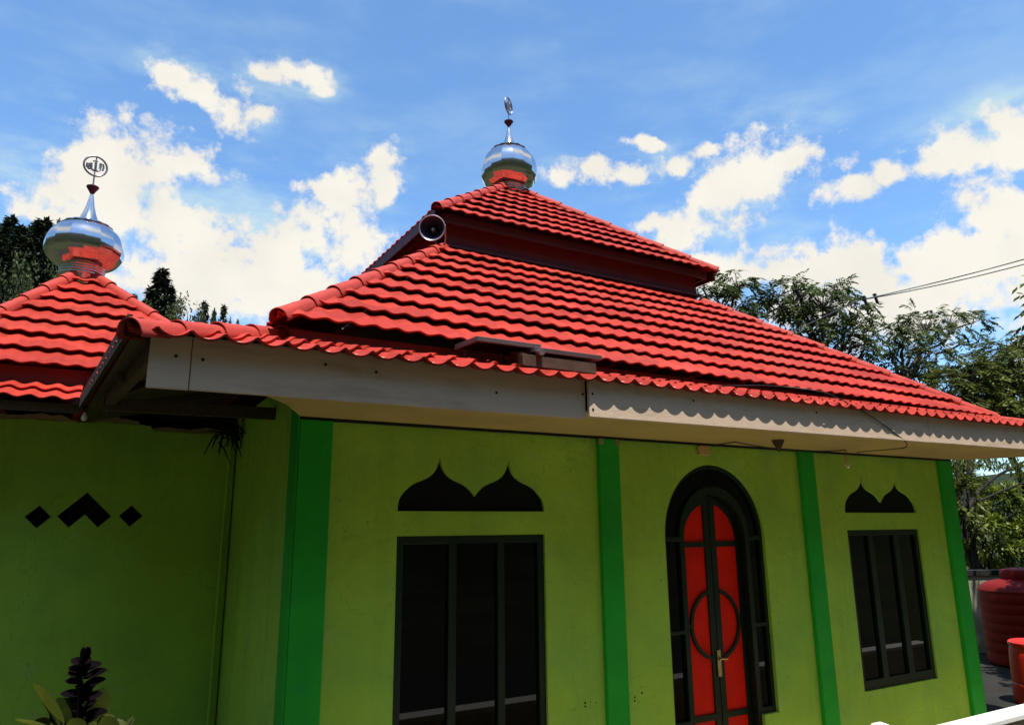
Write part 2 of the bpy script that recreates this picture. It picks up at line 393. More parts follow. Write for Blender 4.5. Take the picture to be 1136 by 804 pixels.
# ================================================================ MOSQUE HALL
XL, XR, YF, YB = 1.15, 8.40, 4.69, 11.9
WT = .705
hall = tag(empty('mosque', (4.775, 8.3, FLOOR)), 'large green prayer hall with red tiled double roof, arched red door and silver dome', 'mosque')
def ogee(xa, xm, xb, z0, za, zm):
    """double onion outline from (xa,z0) to (xb,z0), notch (xm, zm), apexes at za"""
    base = [(0, 0), (.002, .1), (.015, .2), (.035, .27), (.065, .33), (.105, .395), (.15, .46), (.20, .505), (.255, .54), (.31, .575), (.36, .615), (.405, .67), (.435, .725), (.46, .79), (.48, .87), (.5, 1.0)]
    pts = []
    def half(x0, x1, zlo_l, zlo_r):
        w = x1 - x0; H = za - z0; out = []
        for (u, t) in base:
            zz = z0 + H * t
            if zz >= zlo_l - 1e-6: out.append((x0 + w * u * 1.0, zz))
        for (u, t) in list(reversed(base))[1:]:
            zz = z0 + H * t
            if zz >= zlo_r - 1e-6: out.append((x1 - w * u * 1.0, zz))
        return out
    w = xm - xa
    l = half(xa, xa + w * 1.05, z0, zm + .004) + [(xm, zm)]; r = half(xb - w * 1.05, xb, zm + .004, z0)
    return [(x, z) for x, z in l] + [(x, z) for x, z in r]
W1 = (1.82, 2.99, -1.50, -.045)
W2 = (6.52, 7.71, -1.53, -.048)
DX0, DX1, DZS, DRZ, DSILL = 4.165, 5.345, -.08, .61, -1.56
door_hole = [(4.36, FLOOR + .0), (5.165, FLOOR + .0), (5.165, DSILL), (DX1, DSILL)] + arch(DX0, DX1, 0, DZS, DRZ, 32)[2:] + [(DX0, DSILL), (4.36, DSILL)]
og1 = ogee(1.82, 2.405, 2.99, .12, .492, .225)
og2 = ogee(6.52, 7.115, 7.71, .12, .49, .225)
# front wall: outline notched by the doorway
outer = [(XL, FLOOR)] + door_hole[:1] + list(reversed(door_hole[2:])) + door_hole[1:2] + [(XR, FLOOR), (XR, WT), (XL, WT)]
outer = [(XL, FLOOR), (4.36, FLOOR), (4.36, DSILL), (DX0, DSILL)] + list(reversed(arch(DX0, DX1, 0, DZS, DRZ, 32)[2:])) + [(DX1, DSILL), (5.165, DSILL), (5.165, FLOOR), (XR, FLOOR), (XR, WT), (XL, WT)]
fw = plate([outer, rect(W1[0], W1[1], W1[2], W1[3]), rect(*W2), og1, og2], YF, YF + .14)
fw.build('front_wall', 'wall', hall)
sw = MB()
sw.box(XL, XL + .14, YF + .14, YB, FLOOR, 1.02)
sw.box(XR - .14, XR, YF + .14, YB, FLOOR, 1.02)
sw.box(XL + .14, XR - .14, YB - .14, YB, FLOOR, 1.02)
sw.build('side_walls', 'wall', hall)
dk = MB()
dk.box(XL + .15, XR - .15, YF + .15, YB - .15, .74, .78)         # ceiling
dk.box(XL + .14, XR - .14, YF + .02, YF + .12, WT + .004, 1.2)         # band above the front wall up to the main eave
dk.box(XL + .15, XR - .15, YF + .15, YB - .15, FLOOR + .0, FLOOR + .02)
dk.build('ceiling', 'dark', hall)
rm = MB(); rm.box(XL + .14, XR - .14, 7.2, 7.24, FLOOR + .02, .74); rm.build('inner_wall', 'dark', hall)
# pilasters
for (a, b) in ((1.13, 1.345), (3.49, 3.69), (5.875, 6.075), (8.20, 8.42)):
    p = MB()
    p.box(a, b, YF - .045, YF - .002, FLOOR, WT - .012)
    if a < 2 or a > 8:
        s = 1 if a < 2 else -1
        if a < 2: p.box(a - .012, a - .001, YF - .045, YF + .16, FLOOR, WT + .1)
        else: p.box(b + .001, b + .012, YF - .045, YF + .16, FLOOR, WT + .1)
    p.build('pilaster', 'pil', hall, bevel=.006)
for (x, w) in ((3.50, .04), (3.66, .035)):
    c = MB(); c.box(x - w / 2 + .01, x + w / 2 + .01, YF - .048, YF - .0455, WT - .10 + w, WT - .012); c.build('bare_patch', 'plaster', hall)
t = MB(); t.box(XL - .02, XR + .02, YF - .03, YF - .001, WT - .011, WT + .018); t.build('shadow_trim', 'darkgap', hall)  # black strip painted in for the shadowed gap under the soffit

for lp in (og1, og2):
    plate([lp], YF + .025, YF + .05).build('vent_dark_fill', 'vent', hall)  # black sheet stands for the unlit inside of the open vents
# windows
def window(x0, x1, z0, z1, mull, sill=.075, fw_=.055):
    y = YF + .018
    holes = []; xs = [x0 + fw_]
    for (a, b) in mull: xs += [a, b]
    xs.append(x1 - fw_)
    for i in range(0, len(xs), 2): holes.append(rect(xs[i], xs[i + 1], z0 + sill, z1 - fw_))
    g = .002
    f = plate([rect(x0 + g, x1 - g, z0 + g, z1 - g)] + holes, y, y + .06).build('window', 'frame', hall, bevel=.004)
    for i in range(0, len(xs), 2):
        p = MB(); p.box(xs[i] - .006, xs[i + 1] + .006, y + .028, y + .034, z0 + sill - .006, z1 - fw_ + .006); p.build('pane', 'glass', f)
    return f
window(*W1, mull=[(2.212, 2.272), (2.596, 2.652)])
window(*W2, mull=[(6.862, 6.945), (7.282, 7.368)], sill=.09)

# door: arched outer frame with side lights, two red leaves set deeper
y = YF + .03
OX0, OX1 = DX0 + .002, DX1 - .002
ox = arch(OX0, OX1, 0, DZS, DRZ - .002, 32)[2:]
douter = [(4.362, FLOOR), (4.362, DSILL + .002), (OX0, DSILL + .002)] + list(reversed(ox)) + [(OX1, DSILL + .002), (5.163, DSILL + .002), (5.163, FLOOR)]
# holes: left light low / mid, right light low / mid, fan
IX0, IX1 = 4.352, 5.178           # inner frame outer edges
ILX0, ILX1 = 4.405, 5.125         # clear opening for the leaves
def arcpts(cx, zs, rx, rz, a0, a1, n=20):
    return [(cx + rx * math.cos(a0 + (a1 - a0) * k / n), zs + rz * math.sin(a0 + (a1 - a0) * k / n)) for k in range(n + 1)]
cxd = 4.755
fr = .035
holes = []
holes.append(rect(DX0 + fr, IX0, DSILL + .05, -.855)); holes.append(rect(DX0 + fr, IX0, -.825, -.12))
holes.append(rect(IX1, DX1 - fr, DSILL + .05, -.855)); holes.append(rect(IX1, DX1 - fr, -.825, -.12))
fan = arcpts(cxd, DZS, .59 - fr, DRZ - fr, 0, PI, 28) + arcpts(4.765, -.085, .413, .43, PI, 0, 24)
holes.append(fan)
leafhole = [(ILX0, FLOOR + .02), (ILX1, FLOOR + .02)] + arcpts(4.765, -.1, .36, .37, 0, PI, 24)
# keep the leaf opening as a notch of the outline
dout = [(4.362, FLOOR), (ILX0, FLOOR), (ILX0, -.1)] + arcpts(4.765, -.1, .36, .37, PI, 0, 24)[1:-1] + [(ILX1, -.1), (ILX1, FLOOR), (5.163, FLOOR), (5.163, DSILL + .002), (OX1, DSILL + .002)] + ox + [(OX0, DSILL + .002), (4.362, DSILL + .002)]
door = plate([dout] + holes, y, y + .07).build('door', 'frame', hall, bevel=.003)
def glasspane(loop):
    plate([loop], y + .03, y + .036).build('pane', 'glass', door)
for hh in holes[:4]:
    x0, z0 = hh[0]; x1, z1 = hh[2]; glasspane(rect(x0 - .004, x1 + .004, z0 - .004, z1 + .004))
glasspane(arcpts(cxd, DZS, .59 - fr + .003, DRZ - fr + .003, 0, PI, 28) + arcpts(4.765, -.085, .41, .427, PI, 0, 24))
# leaves
yl = YF + .10
LC = 4.772
def leaf(sgn):
    # outline of one leaf, panels as holes
    def X(u): return LC + sgn * u
    R = .352
    out = [(X(.004), FLOOR + .02), (X(R), FLOOR + .02)] + [(X(R * math.cos(t)), -.1 + .362 * math.sin(t)) for t in [PI / 2 * k / 16 for k in range(17)] if math.cos(t) * R > .004]
    out.append((X(.004), -.1 + .362))
    a, b = .068, .312
    top = [(X(a), -.128), (X(b), -.128)] + [(X(b * math.cos(t)), -.128 + .325 * math.sin(t)) for t in [PI / 2 * k / 14 for k in range(1, 15)] if b * math.cos(t) > a] + [(X(a), -.128 + .325 * math.sqrt(1 - (a / b) ** 2))]
    mid = [(X(a), -1.51), (X(b), -1.51), (X(b), -.175), (X(a), -.175)]
    low = [(X(a), FLOOR + .1), (X(b), FLOOR + .1), (X(b), -1.56), (X(a), -1.56)]
    lf = plate([out, top, mid, low], yl, yl + .04).build('door_leaf', 'frame', door, bevel=.002)
    return top, mid, low
for sgn in (-1, 1):
    loops = leaf(sgn)
    for lp in loops:
        plate([lp], yl + .016, yl + .03).build('red_panel', 'red', door)
    # half of the ring moulding, split at the meeting stile
    a0, a1 = (math.acos(.066 / .275), -math.acos(.066 / .275))
    o_ = [(LC + sgn * .292 * math.cos(t), -.815 + .292 * math.sin(t)) for t in [a0 + (a1 - a0) * k / 24 for k in range(25)]]
    i_ = [(LC + sgn * .262 * math.cos(t), -.815 + .262 * math.sin(t)) for t in [a1 + (a0 - a1) * k / 24 for k in range(25)]]
    plate([o_ + i_], yl - .006, yl + .015).build('ring_moulding', 'frame', door)
    st = MB(); xx = sorted((LC + sgn * .288, LC + sgn * .318)); st.box(xx[0], xx[1], yl - .004, yl + .015, -.83, -.795); st.build('ring_lug', 'frame', door)
hd = MB(); hd.box(LC - .022, LC + .018, yl - .012, yl - .001, -1.23, -1.02)
hd.tube([(LC - .002, yl - .01, -1.085), (LC - .002, yl - .045, -1.085)], .009, 8)
hd.tube([(LC - .035, yl - .045, -1.09), (LC - .002, yl - .047, -1.085), (LC + .06, yl - .045, -1.092)], .008, 8)
hd.build('handle', 'brass', door, smooth=40)

# soffit and fascia boards (front board in two lengths, the left one set back)
EY = 3.65; EZ = .948; EX0, EX1 = .105, 9.45
fj = MB(); fj.box(.185, .366, 3.722, 3.747, .680, .945); fj.build('fascia_board', 'fascia', hall, bevel=.004)
f1 = MB(); f1.box(.370, 2.7015, 3.722, 3.747, .682, .945); f1.build('fascia_board', 'fascia', hall, bevel=.004)
f2 = MB(); f2.box(2.703, 6.40, 3.684, 3.709, .690, .945); f2.build('fascia_board', 'fascia', hall, bevel=.004)
f3 = MB(); f3.box(6.403, EX1 - .1, 3.684, 3.709, .692, .945); f3.build('fascia_board', 'fascia', hall, bevel=.004)
for (x, z) in ((.30, .84), (.42, .835), (1.02, .87), (1.3, .855), (2.05, .80), (2.68, .84), (2.73, .84), (2.73, .74), (3.6, .86), (4.9, .86)):
    yy = 3.722 if x < 2.70 else 3.684
    nl = MB(); nl.lathe([(0.0001, -.004), (.008, -.003), (.009, .002)], (x, yy, z), 8, axis=(0, 1, 0)); nl.build('nail', 'twig', hall)

so = MB()
sz = .712
pts = [(.60, 3.750), (2.70, 3.750), (2.70, 3.711), (9.1, 3.711), (8.62, 4.655), (XL - .02, 4.655), (.95, 4.25)]
so.add([(x, yv, sz) for x, yv in pts] + [(x, yv, sz + .012) for x, yv in pts],
       [tuple(range(len(pts) - 1, -1, -1)), tuple(len(pts) + i for i in range(len(pts)))] + [(i, (i + 1) % len(pts), (i + 1) % len(pts) + len(pts), i + len(pts)) for i in range(len(pts))])
so.build('soffit', 'soffit', hall)

for o_ in [o for o in hall.children if o.name.split('.')[0] in ('fascia_board', 'nail')]:
    for v in o_.data.vertices: v.co.z += .0055 * (v.co.x + 4.775 - 4.2)
# skirt roof: low tiled lean-to all round the front and sides
ZS = .31
sk = MB()
def hipclip(p, toward, keep):
    d = Vector((toward[0], toward[1], 0)).normalized(); nr = d.cross(Vector((0, 0, 1)))
    if (Vector((keep[0], keep[1], 0)) - Vector((p[0], p[1], 0))).dot(nr) > 0: nr = -nr
    return (Vector((p[0], p[1], 0)), nr)
RUN = 1.12; LEN = math.hypot(RUN, RUN * ZS)
cl = hipclip((EX0, EY), (1, 1), (4, EY)); cr = hipclip((EX1, EY), (-1, 1), (4, EY))
tile_slope(sk, (EX0 - .02, EY, EZ), (1, 0, 0), (0, RUN, RUN * ZS), EX1 - EX0 + .04, LEN, [cl, cr], .046, .27, .022, .149, 12, vertical=True, phase=.03, smooth_wave=False)
def warpl(c):
    return Vector((c.x - .075 * max(0, c.y - EY) * max(0, (XL + .1 - c.x) / (XL + .1 - EX0)), c.y, c.z))
tile_slope(sk, (EX0, 7.35, EZ), (0, -1, 0), (RUN, 0, RUN * ZS), 7.35 - EY + .02, LEN, [hipclip((EX0, EY), (1, 1), (EX0, 8))], .03, .29, .03, .149, 8, warp=warpl)
tile_slope(sk, (EX1, EY - .02, EZ), (0, 1, 0), (-RUN, 0, RUN * ZS), 12 - EY, LEN, [hipclip((EX1, EY), (-1, 1), (EX1, 8))], .03, .29, .03, .149, 6)
sk.v = [(v[0], v[1], v[2] + .0055 * (v[0] - 4.2)) for v in sk.v]
sk.build('skirt_roof', 'tile', hall, smooth=42)
ridge_cap(hall, (EX0 + .02, EY + .02, EZ - .055), (XL + .03, EY + RUN - .05, EZ + RUN * ZS - .05), .066, .30)
ridge_cap(hall, (EX1 - .02, EY + .02, EZ - .01), (EX1 - RUN, EY + RUN - .05, EZ + RUN * ZS - .01), .05, .30)
# boarding under the skirt tiles, rafters and edge beams on the open left side
ub = MB()
def skz(x): return EZ + (x - EX0) * ZS
ub.add([(EX0 + .0, 3.72, skz(EX0) - .06), (EX0 - .235, 7.0, skz(EX0) - .06), (XL, 7.0, skz(XL) - .08), (XL, 4.72, skz(XL) - .08)], [(0, 1, 2, 3)])
ub.add([(EX0 + .03, 3.755, EZ - .055), (XL, 4.69, skz(XL) - .09), (XR, 4.69, skz(XL) - .09), (EX1 - .1, 3.755, EZ - .055)], [(0, 1, 2, 3)])
ub.add([(EX1 - .03, 3.80, EZ - .05), (EX1 - .03, 11.5, EZ - .05), (XR, 11.5, skz(XL) - .05), (XR, 4.72, skz(XL) - .05)], [(0, 1, 2, 3)])
ub.build('under_boarding', 'timber', hall)
rf = []
def beam(p, q, w, h, name='rafter', m='timber'):
    b = MB(); b.beam(p, q, w, h); return b.build(name, m, hall)
beam((.088, 3.70, .942), (-.118, 6.3, .945), .022, .10, 'verge_board', 'timber_dark')          # outer batten under the tile ends
beam((.235, 3.80, .875), (.055, 5.62, .865), .05, .085, 'edge_beam')       # inner eave beam
beam((.03, 5.50, .835), (XL, 5.50, .845), .055, .085)
beam((.06, 5.44, .875), (.75, 4.30, 1.04), .04, .05)
beam((XL - .12, 5.62, .60), (XL - .12, 5.62, 1.1), .06, .06, 'post')
beam((.2, 3.95, .90), (XL + .02, 4.9, 1.2), .05, .09, 'hip_rafter')
beam((.08, 4.7, .88), (XL, 4.7, 1.17), .045, .07)
beam((.06, 6.1, .88), (XL, 6.1, 1.17), .045, .07)
for i, x in enumerate((9.3,)):
    beam((EX1 - .1, 3.8, .9), (EX1 - .1, 11, .9), .04, .1, 'edge_beam')

# main roof
MX0, MX1, MY0, MY1, MZ = .90, 8.65, 4.27, 12.15, 1.195
TX, TY = 1.80, 1.80
CX, CY = 4.775, 8.31
MZT = 2.865
main, ends = hip_roof('main_roof', hall, MX0, MX1, MY0, 2 * CY - MY0, MZ, MZT, TX, TY, 'tile', 9, tilt=-.010)
for k in ('fl', 'fr', 'bl', 'br'):
    a, b = ends[k]; ridge_cap(hall, a + Vector((0, 0, .004)), b + Vector((0, 0, -.012)), .058, .40)
mu = MB()
yb = 2 * CY - MY0
mu.box(MX0 + .06, MX1 - .06, MY0 + .05, MY0 + .08, MZ - .12, MZ - .008)
mu.box(MX0 + .06, MX0 + .09, MY0 + .08, yb - .05, MZ - .12, MZ - .008)
mu.box(MX1 - .09, MX1 - .06, MY0 + .08, yb - .05, MZ - .12, MZ - .008)
mu.add([(MX0 + .09, MY0 + .08, MZ - .02), (MX1 - .09, MY0 + .08, MZ - .02), (MX1 - .09, yb - .05, MZ - .02), (MX0 + .09, yb - .05, MZ - .02)], [(3, 2, 1, 0)])
mu.build('eave_boarding', 'maroon', hall)
# upper clerestory band
UZ = 3.215
cb = MB(); q = 1.78
cb.box(CX - q, CX + q, CY - q, CY + q, 2.70, UZ + .08); cb.build('clerestory_band', 'maroon', hall)
fl = MB()
fl.beam((CX - q - .03, CY - q - .03, 2.895), (CX + q + .03, CY - q - .03, 2.895), .05, .03); fl.build('flashing', 'purple', hall)
UH = 1.945
up, uends = hip_roof('upper_roof', hall, CX - UH, CX + UH, CY - UH, CY + UH, UZ, UZ + UH * .80, .02, .02, 'tile', 8)
for k in ('fl', 'fr', 'bl', 'br'):
    a, b = uends[k]; ridge_cap(hall, a + Vector((0, 0, .012)), b + Vector((0, 0, .012)), .056, .38)
uu = MB(); u = UH - .06
uu.box(CX - u, CX + u, CY - u, CY - u + .03, UZ - .10, UZ - .006)
uu.box(CX - u, CX - u + .03, CY - u + .03, CY + u, UZ - .10, UZ - .006)
uu.box(CX + u - .03, CX + u, CY - u + .03, CY + u, UZ - .10, UZ - .006)
uu.box(CX - u + .03, CX + u - .03, CY - u + .03, CY + u, UZ - .03, UZ - .02)
for sx in (-1, 1):
    xo = CX + sx * (UH + .014); uu.box(min(xo, xo + sx * .02), max(xo, xo + sx * .02), CY - UH + .01, CY + UH - .01, UZ - .11, UZ + .022)
uu.build('upper_eave_boarding', 'purple', hall)

# ---------------------------------------------------------------- dome with spire and ring emblem
def dome(parent, c, R, neck_r, neck_h, bulb_h, turn, sp=1.0):
    cx, cy, cz = c
    gores = 16
    prof = []; nb = 34; zc_ = .42
    for i in range(nb + 1):
        t = i / nb
        q = (zc_ - t) / (zc_ / .83) if t < zc_ else (t - zc_) / ((1 - zc_) / .84)
        prof.append((R * math.sqrt(max(0, 1 - q ** 2.2)), neck_h + bulb_h * t))
    def gm(t, z):
        w = (t / (2 * PI) * gores) % 1.0; a = (w - .5) * 2 * PI / gores
        return 1 - .75 * (1 - math.cos(PI / gores) / math.cos(a))
    d = MB(); d.lathe(prof, (cx, cy, cz), gores * 4, mod=gm)
    dm = d.build('dome', 'chrome', parent, smooth=11)
    n = MB(); np_ = [(neck_r, -.25)]
    rings = 4
    for i in range(rings * 6 + 1):
        t = i / (rings * 6); np_.append((neck_r * (1 + .05 * abs(math.sin(PI * rings * t))), t * neck_h + .012))
    np_.append((neck_r * .8, neck_h + .02))
    n.lathe(np_, (cx, cy, cz), 40); n.build('neck', 'chrome', dm, smooth=50)
    zt = cz + neck_h + bulb_h
    # petal collar
    k = MB()
    rc = prof[-1][0]
    k.lathe([(rc * .9, -.03), (rc * 1.02, -.022), (rc * 1.10, -.006), (rc * 1.06, .006), (rc * .85, .022), (R * .34, .045), (R * .26, .06)], (cx, cy, zt), 70, mod=lambda t, z: 1 + (.06 * abs(math.sin(t * 7)) if z < .01 else 0))
    k.build('collar', 'chrome', dm, smooth=40)
    s = MB(); H = .34 * sp
    s.lathe([(R * .30, .04), (R * .27, .06), (R * .23, .09), (R * .165, .15 * sp), (R * .105, .23 * sp), (R * .055, H), (R * .03, H + .02)], (cx, cy, zt), 28)
    s.build('spire', 'chrome', dm, smooth=40)
    zb = zt + H + .02; br = .066 * (R / .39)
    b = MB(); b.lathe([(.012, -.01), (br * .55, .03), (br, .075), (br * .98, .085), (br * .55, .10), (.012, .105)], (cx, cy, zb), 10); b.build('bead', 'bead', dm, smooth=20)
    zr = zb + .105; rod = .115; rr = .118 * (R / .39)
    r = MB(); r.tube([(cx, cy, zr - .01), (cx, cy, zr + rod)], .008, 6); r.build('rod', 'chrome_dark', dm, smooth=40)
    # ring emblem: a flat ring holding the curved strokes of the holy name
    e = MB(); zc = zr + rod + rr - .005
    ux, uy = math.cos(turn), math.sin(turn)
    def P(a, b_): return Vector((cx + ux * a * rr, cy + uy * a * rr, zc + b_ * rr))
    e.tube([P(math.cos(2 * PI * i / 36), math.sin(2 * PI * i / 36)) for i in range(37)], .0105, 8)
    def strok(pts, w=.011): e.tube([P(*p) for p in pts], w, 6)
    strok([(.62, -.28), (.70, .05), (.62, .42)], .010)                      # alif
    strok([(.40, .42), (.42, .0), (.36, -.34), (.18, -.46), (.02, -.34), (.02, .1), (.0, .38)], .013)   # lam
    strok([(.02, -.34), (-.14, -.48), (-.34, -.38), (-.36, .0), (-.38, .22)], .013)                        # lam
    strok([(-.36, -.34), (-.52, -.42), (-.72, -.22), (-.70, .08), (-.52, .12), (-.46, -.08), (-.60, -.2)], .013)   # ha
    strok([(-.26, .52), (-.16, .44), (-.06, .56), (.05, .46), (.14, .58)], .008)                        # shadda
    strok([(0, -.98), (0, -.5)], .007); strok([(0, .6), (0, .98)], .007)
    e.build('ring_emblem', 'chrome_dark', dm, smooth=50)
    return dm
dome(hall, (CX + .03, CY, 4.615), .41, .235, .13, .60, math.radians(35), 1.12)
for (x, z, r_) in ((3.311, -1.247, .009), (3.31, -1.271, .008), (3.36, -1.246, .005), (3.408, -1.258, .005), (3.771, -1.288, .008), (3.773, -1.262, .007), (3.845, -1.239, .009)):
    c = MB(); c.lathe([(.0001, -.002), (r_, -.002), (r_ * .8, .001)], (x, YF, z), 7, axis=(0, 1, 0)); c.build('paint_chip', 'twig', hall)
# small fixings of the hall
be = MB(); be.box(4.58, 4.70, YF - .045, YF - .001, .605, WT - .013); be.build('beam_end', 'soffit', hall, bevel=.01)
lh = MB(); lh.lathe([(.008, 0), (.022, .03), (.05, .085), (.052, .10)], (5.05, 4.20, sz - .10), 12); lh.build('lamp_holder', 'timber', hall, smooth=40)

# ================================================================ LEFT WING
WX0, WX1, WY0, WY1 = -.82, 1.14, 7.04, 10.2
wing = tag(empty('mosque_wing', (-.3, 8.6, FLOOR)), 'smaller green side wing with red hipped roof, small silver dome and four black diamond vents', 'mosque wing')
import itertools
WTOP = .955
vents = [(-.323, .126), (.34, .133)]
def diamond(cx, cz, r=.090): return [(cx - r, cz), (cx, cz - r), (cx + r, cz), (cx, cz + r)]
tri = [(-.195, .130), (-.103, .040), (-.001, .142), (.101, .040), (.195, .130), (0.0, .322)]
tri = [(-.193, .131), (-.103, .041), (.001, .145), (.105, .041), (.195, .131), (.001, .325)]
holes = [diamond(*v) for v in vents] + [tri]
mw = plate([rect(WX0, WX1 - .002, FLOOR, .86)] + holes, WY0, WY0 + .14)
mw.build('front_wall', 'wall', wing)
# ragged unpainted plaster strip along the wall top
rp = MB(); n = 60; top = []; bot = []
for i in range(n + 1):
    x = WX0 + (WX1 - .002 - WX0) * i / n
    top.append((x, WY0 + .004, .945 + .035 * noise.noise(Vector((x * 4, 0, 0))) + .02 * noise.noise(Vector((x * 14, 3, 0))) - (.05 if x > .35 else 0)))
    bot.append((x, WY0 + .004, .858))
vs = bot + top + [(x, yv + .13, z) for x, yv, z in bot] + [(x, yv + .13, z) for x, yv, z in top]
fs = []
m_ = n + 1
for i in range(n):
    fs += [(i, i + 1, m_ + i + 1, m_ + i), (m_ + i, m_ + i + 1, 3 * m_ + i + 1, 3 * m_ + i)]
rp.add(vs, fs); rp.build('bare_plaster_edge', 'plaster', wing)
gw = MB(); prev = []
g2 = MB(); top = []; bot = []
for i in range(n + 1):
    x = WX0 + (WX1 - .002 - WX0) * i / n
    zt = .905 + .045 * noise.noise(Vector((x * 2.2, 7, 0))) + .02 * noise.noise(Vector((x * 9, 5, 0))) - (.055 if x > .45 else 0)
    top.append((x, WY0 - .003, zt)); bot.append((x, WY0 - .003, .78))
fs = [(i, i + 1, m_ + i + 1, m_ + i) for i in range(n)]
g2.add(bot + top, fs); g2.build('paint_edge', 'wall', wing)
ws = MB(); ws.box(WX0, WX0 + .14, WY0 + .14, WY1, FLOOR, .95); ws.box(WX0 + .14, WX1 - .01, WY1 - .14, WY1, FLOOR, .95); ws.build('side_walls', 'wall', wing)
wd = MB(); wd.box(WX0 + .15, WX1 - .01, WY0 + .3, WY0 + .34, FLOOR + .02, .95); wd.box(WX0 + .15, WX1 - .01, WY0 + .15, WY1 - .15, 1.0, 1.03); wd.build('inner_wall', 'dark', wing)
# pierced screen bars in the vents
for (cx_, cz_) in [(-.323, .126), (.34, .133), (-.103, .131), (.105, .131), (.001, .235)]:
    b = MB()
    for k in (-.045, 0, .045):
        b.beam((cx_ + k - .045, WY0 + .07, cz_ - .045 - k), (cx_ + k + .045, WY0 + .07, cz_ + .045 - k), .012, .02, (0, 1, 0))
        b.beam((cx_ + k - .045, WY0 + .075, cz_ + .045 + k), (cx_ + k + .045, WY0 + .075, cz_ - .045 + k), .012, .02, (0, 1, 0))
    b.build('vent_screen', 'dark', wing)
# wing skirt
wk = MB(); WEY, WEZ = 6.2, .955
lenw = math.hypot(.75, .75 * .42)
tile_slope(wk, (-1.62, WEY, WEZ), (1, 0, 0), (0, .75, .75 * .42), 1.58, lenw, [hipclip((-1.58, WEY), (1, 1), (0, WEY)), (Vector((-.115, 0, 0)), Vector((1, 0, 0)))], .022, .27, .03, .149, 10)
tile_slope(wk, (-1.58, 10.9, WEZ), (0, -1, 0), (.75, 0, .75 * .42), 4.7, lenw, [hipclip((-1.58, WEY), (1, 1), (-1.58, 9))], .022, .27, .03, .149, 6)
wk.build('skirt_roof', 'tile', wing, smooth=42)
wb = MB(); wb.box(-1.47, -.12, WEY + .05, WEY + .075, .865, .932); wb.build('fascia_board', 'timber', wing)
wb = MB(); wb.add([(-1.5, WEY + .08, .93), (-.06, WEY + .08, .93), (-.06, 7.04, 1.22), (-.82, 7.04, 1.22)], [(0, 1, 2, 3)]); wb.build('under_boarding', 'timber', wing)
wcx, wcy = -.26, 8.5
GX0, GX1, GY0, GY1 = -1.16, 1.14, 6.6, 10.4
wr, we = hip_roof('main_roof', wing, GX0, GX1, GY0, GY1, 1.27, 2.645, .03, .03, 'tile', 8, lam=.149, tc=(wcx, wcy))
for k in ('fl', 'fr', 'bl', 'br'):
    a, b = we[k]; ridge_cap(wing, a + Vector((0, 0, .012)), b + Vector((0, 0, .012)), .058, .38)
wm = MB(); wm.box(GX0 + .06, -.02, GY0 + .05, GY0 + .08, 1.02, 1.265); wm.box(-.10, -.022, GY0 + .03, GY0 + .049, 1.08, 1.24)
wm.add([(GX0 + .06, GY0 + .08, 1.255), (GX1 - .06, GY0 + .08, 1.255), (GX1 - .06, GY1 - .1, 1.255), (GX0 + .06, GY1 - .1, 1.255)], [(3, 2, 1, 0)])
wm.build('eave_boarding', 'maroon', wing)
dome(wing, (wcx - .03, wcy, 2.59), .372, .205, .12, .47, math.radians(12), 1.05)

# ================================================================ THINGS ON AND AROUND THE HALL
# horn loudspeaker at the clerestory corner
hc = Vector((2.742, 6.30, 2.955))
ax = Vector((-.52, -.84, -.14)).normalized()
hs = tag(empty('loudspeaker', hc - ax * .2), 'navy grey horn loudspeaker mounted under the upper roof corner', 'loudspeaker')
b = MB(); b.lathe([(.03, -.26), (.035, -.20), (.045, -.14), (.07, -.07), (.105, -.02), (.126, .02), (.130, .022), (.126, .026), (.096, -.012), (.066, -.06), (.04, -.13), (.0001, -.14)], hc, 36, axis=ax)
b.build('horn', 'horn', hs, smooth=40)
b = MB(); b.lathe([(.122, .018), (.131, .016), (.135, .024), (.129, .031), (.122, .026)], hc, 36, axis=ax); b.build('rim', 'horn_rim', hs, smooth=60)
b = MB(); b.lathe([(.0001, -.03), (.018, -.035), (.024, -.05), (.024, -.12)], hc, 16, axis=ax); b.build('phase_plug', 'horn_rim', hs, smooth=40)
b = MB(); b.lathe([(.0001, -.40), (.06, -.40), (.065, -.385), (.065, -.27), (.05, -.25), (.03, -.24)], hc, 20, axis=ax); b.build('driver', 'horn', hs, smooth=40)
b = MB(); b.tube([hc - ax * .30 + Vector((0, 0, -.06)), hc - ax * .3 + Vector((.03, .05, -.14)), Vector((3.0, 6.55, 2.84))], .012, 8)
b.tube([hc + Vector((.14, .0, .07)), hc + Vector((.19, .1, -.06)), hc + Vector((.2, .2, -.14))], .008, 6); b.build('bracket', 'horn_rim', hs, smooth=40)

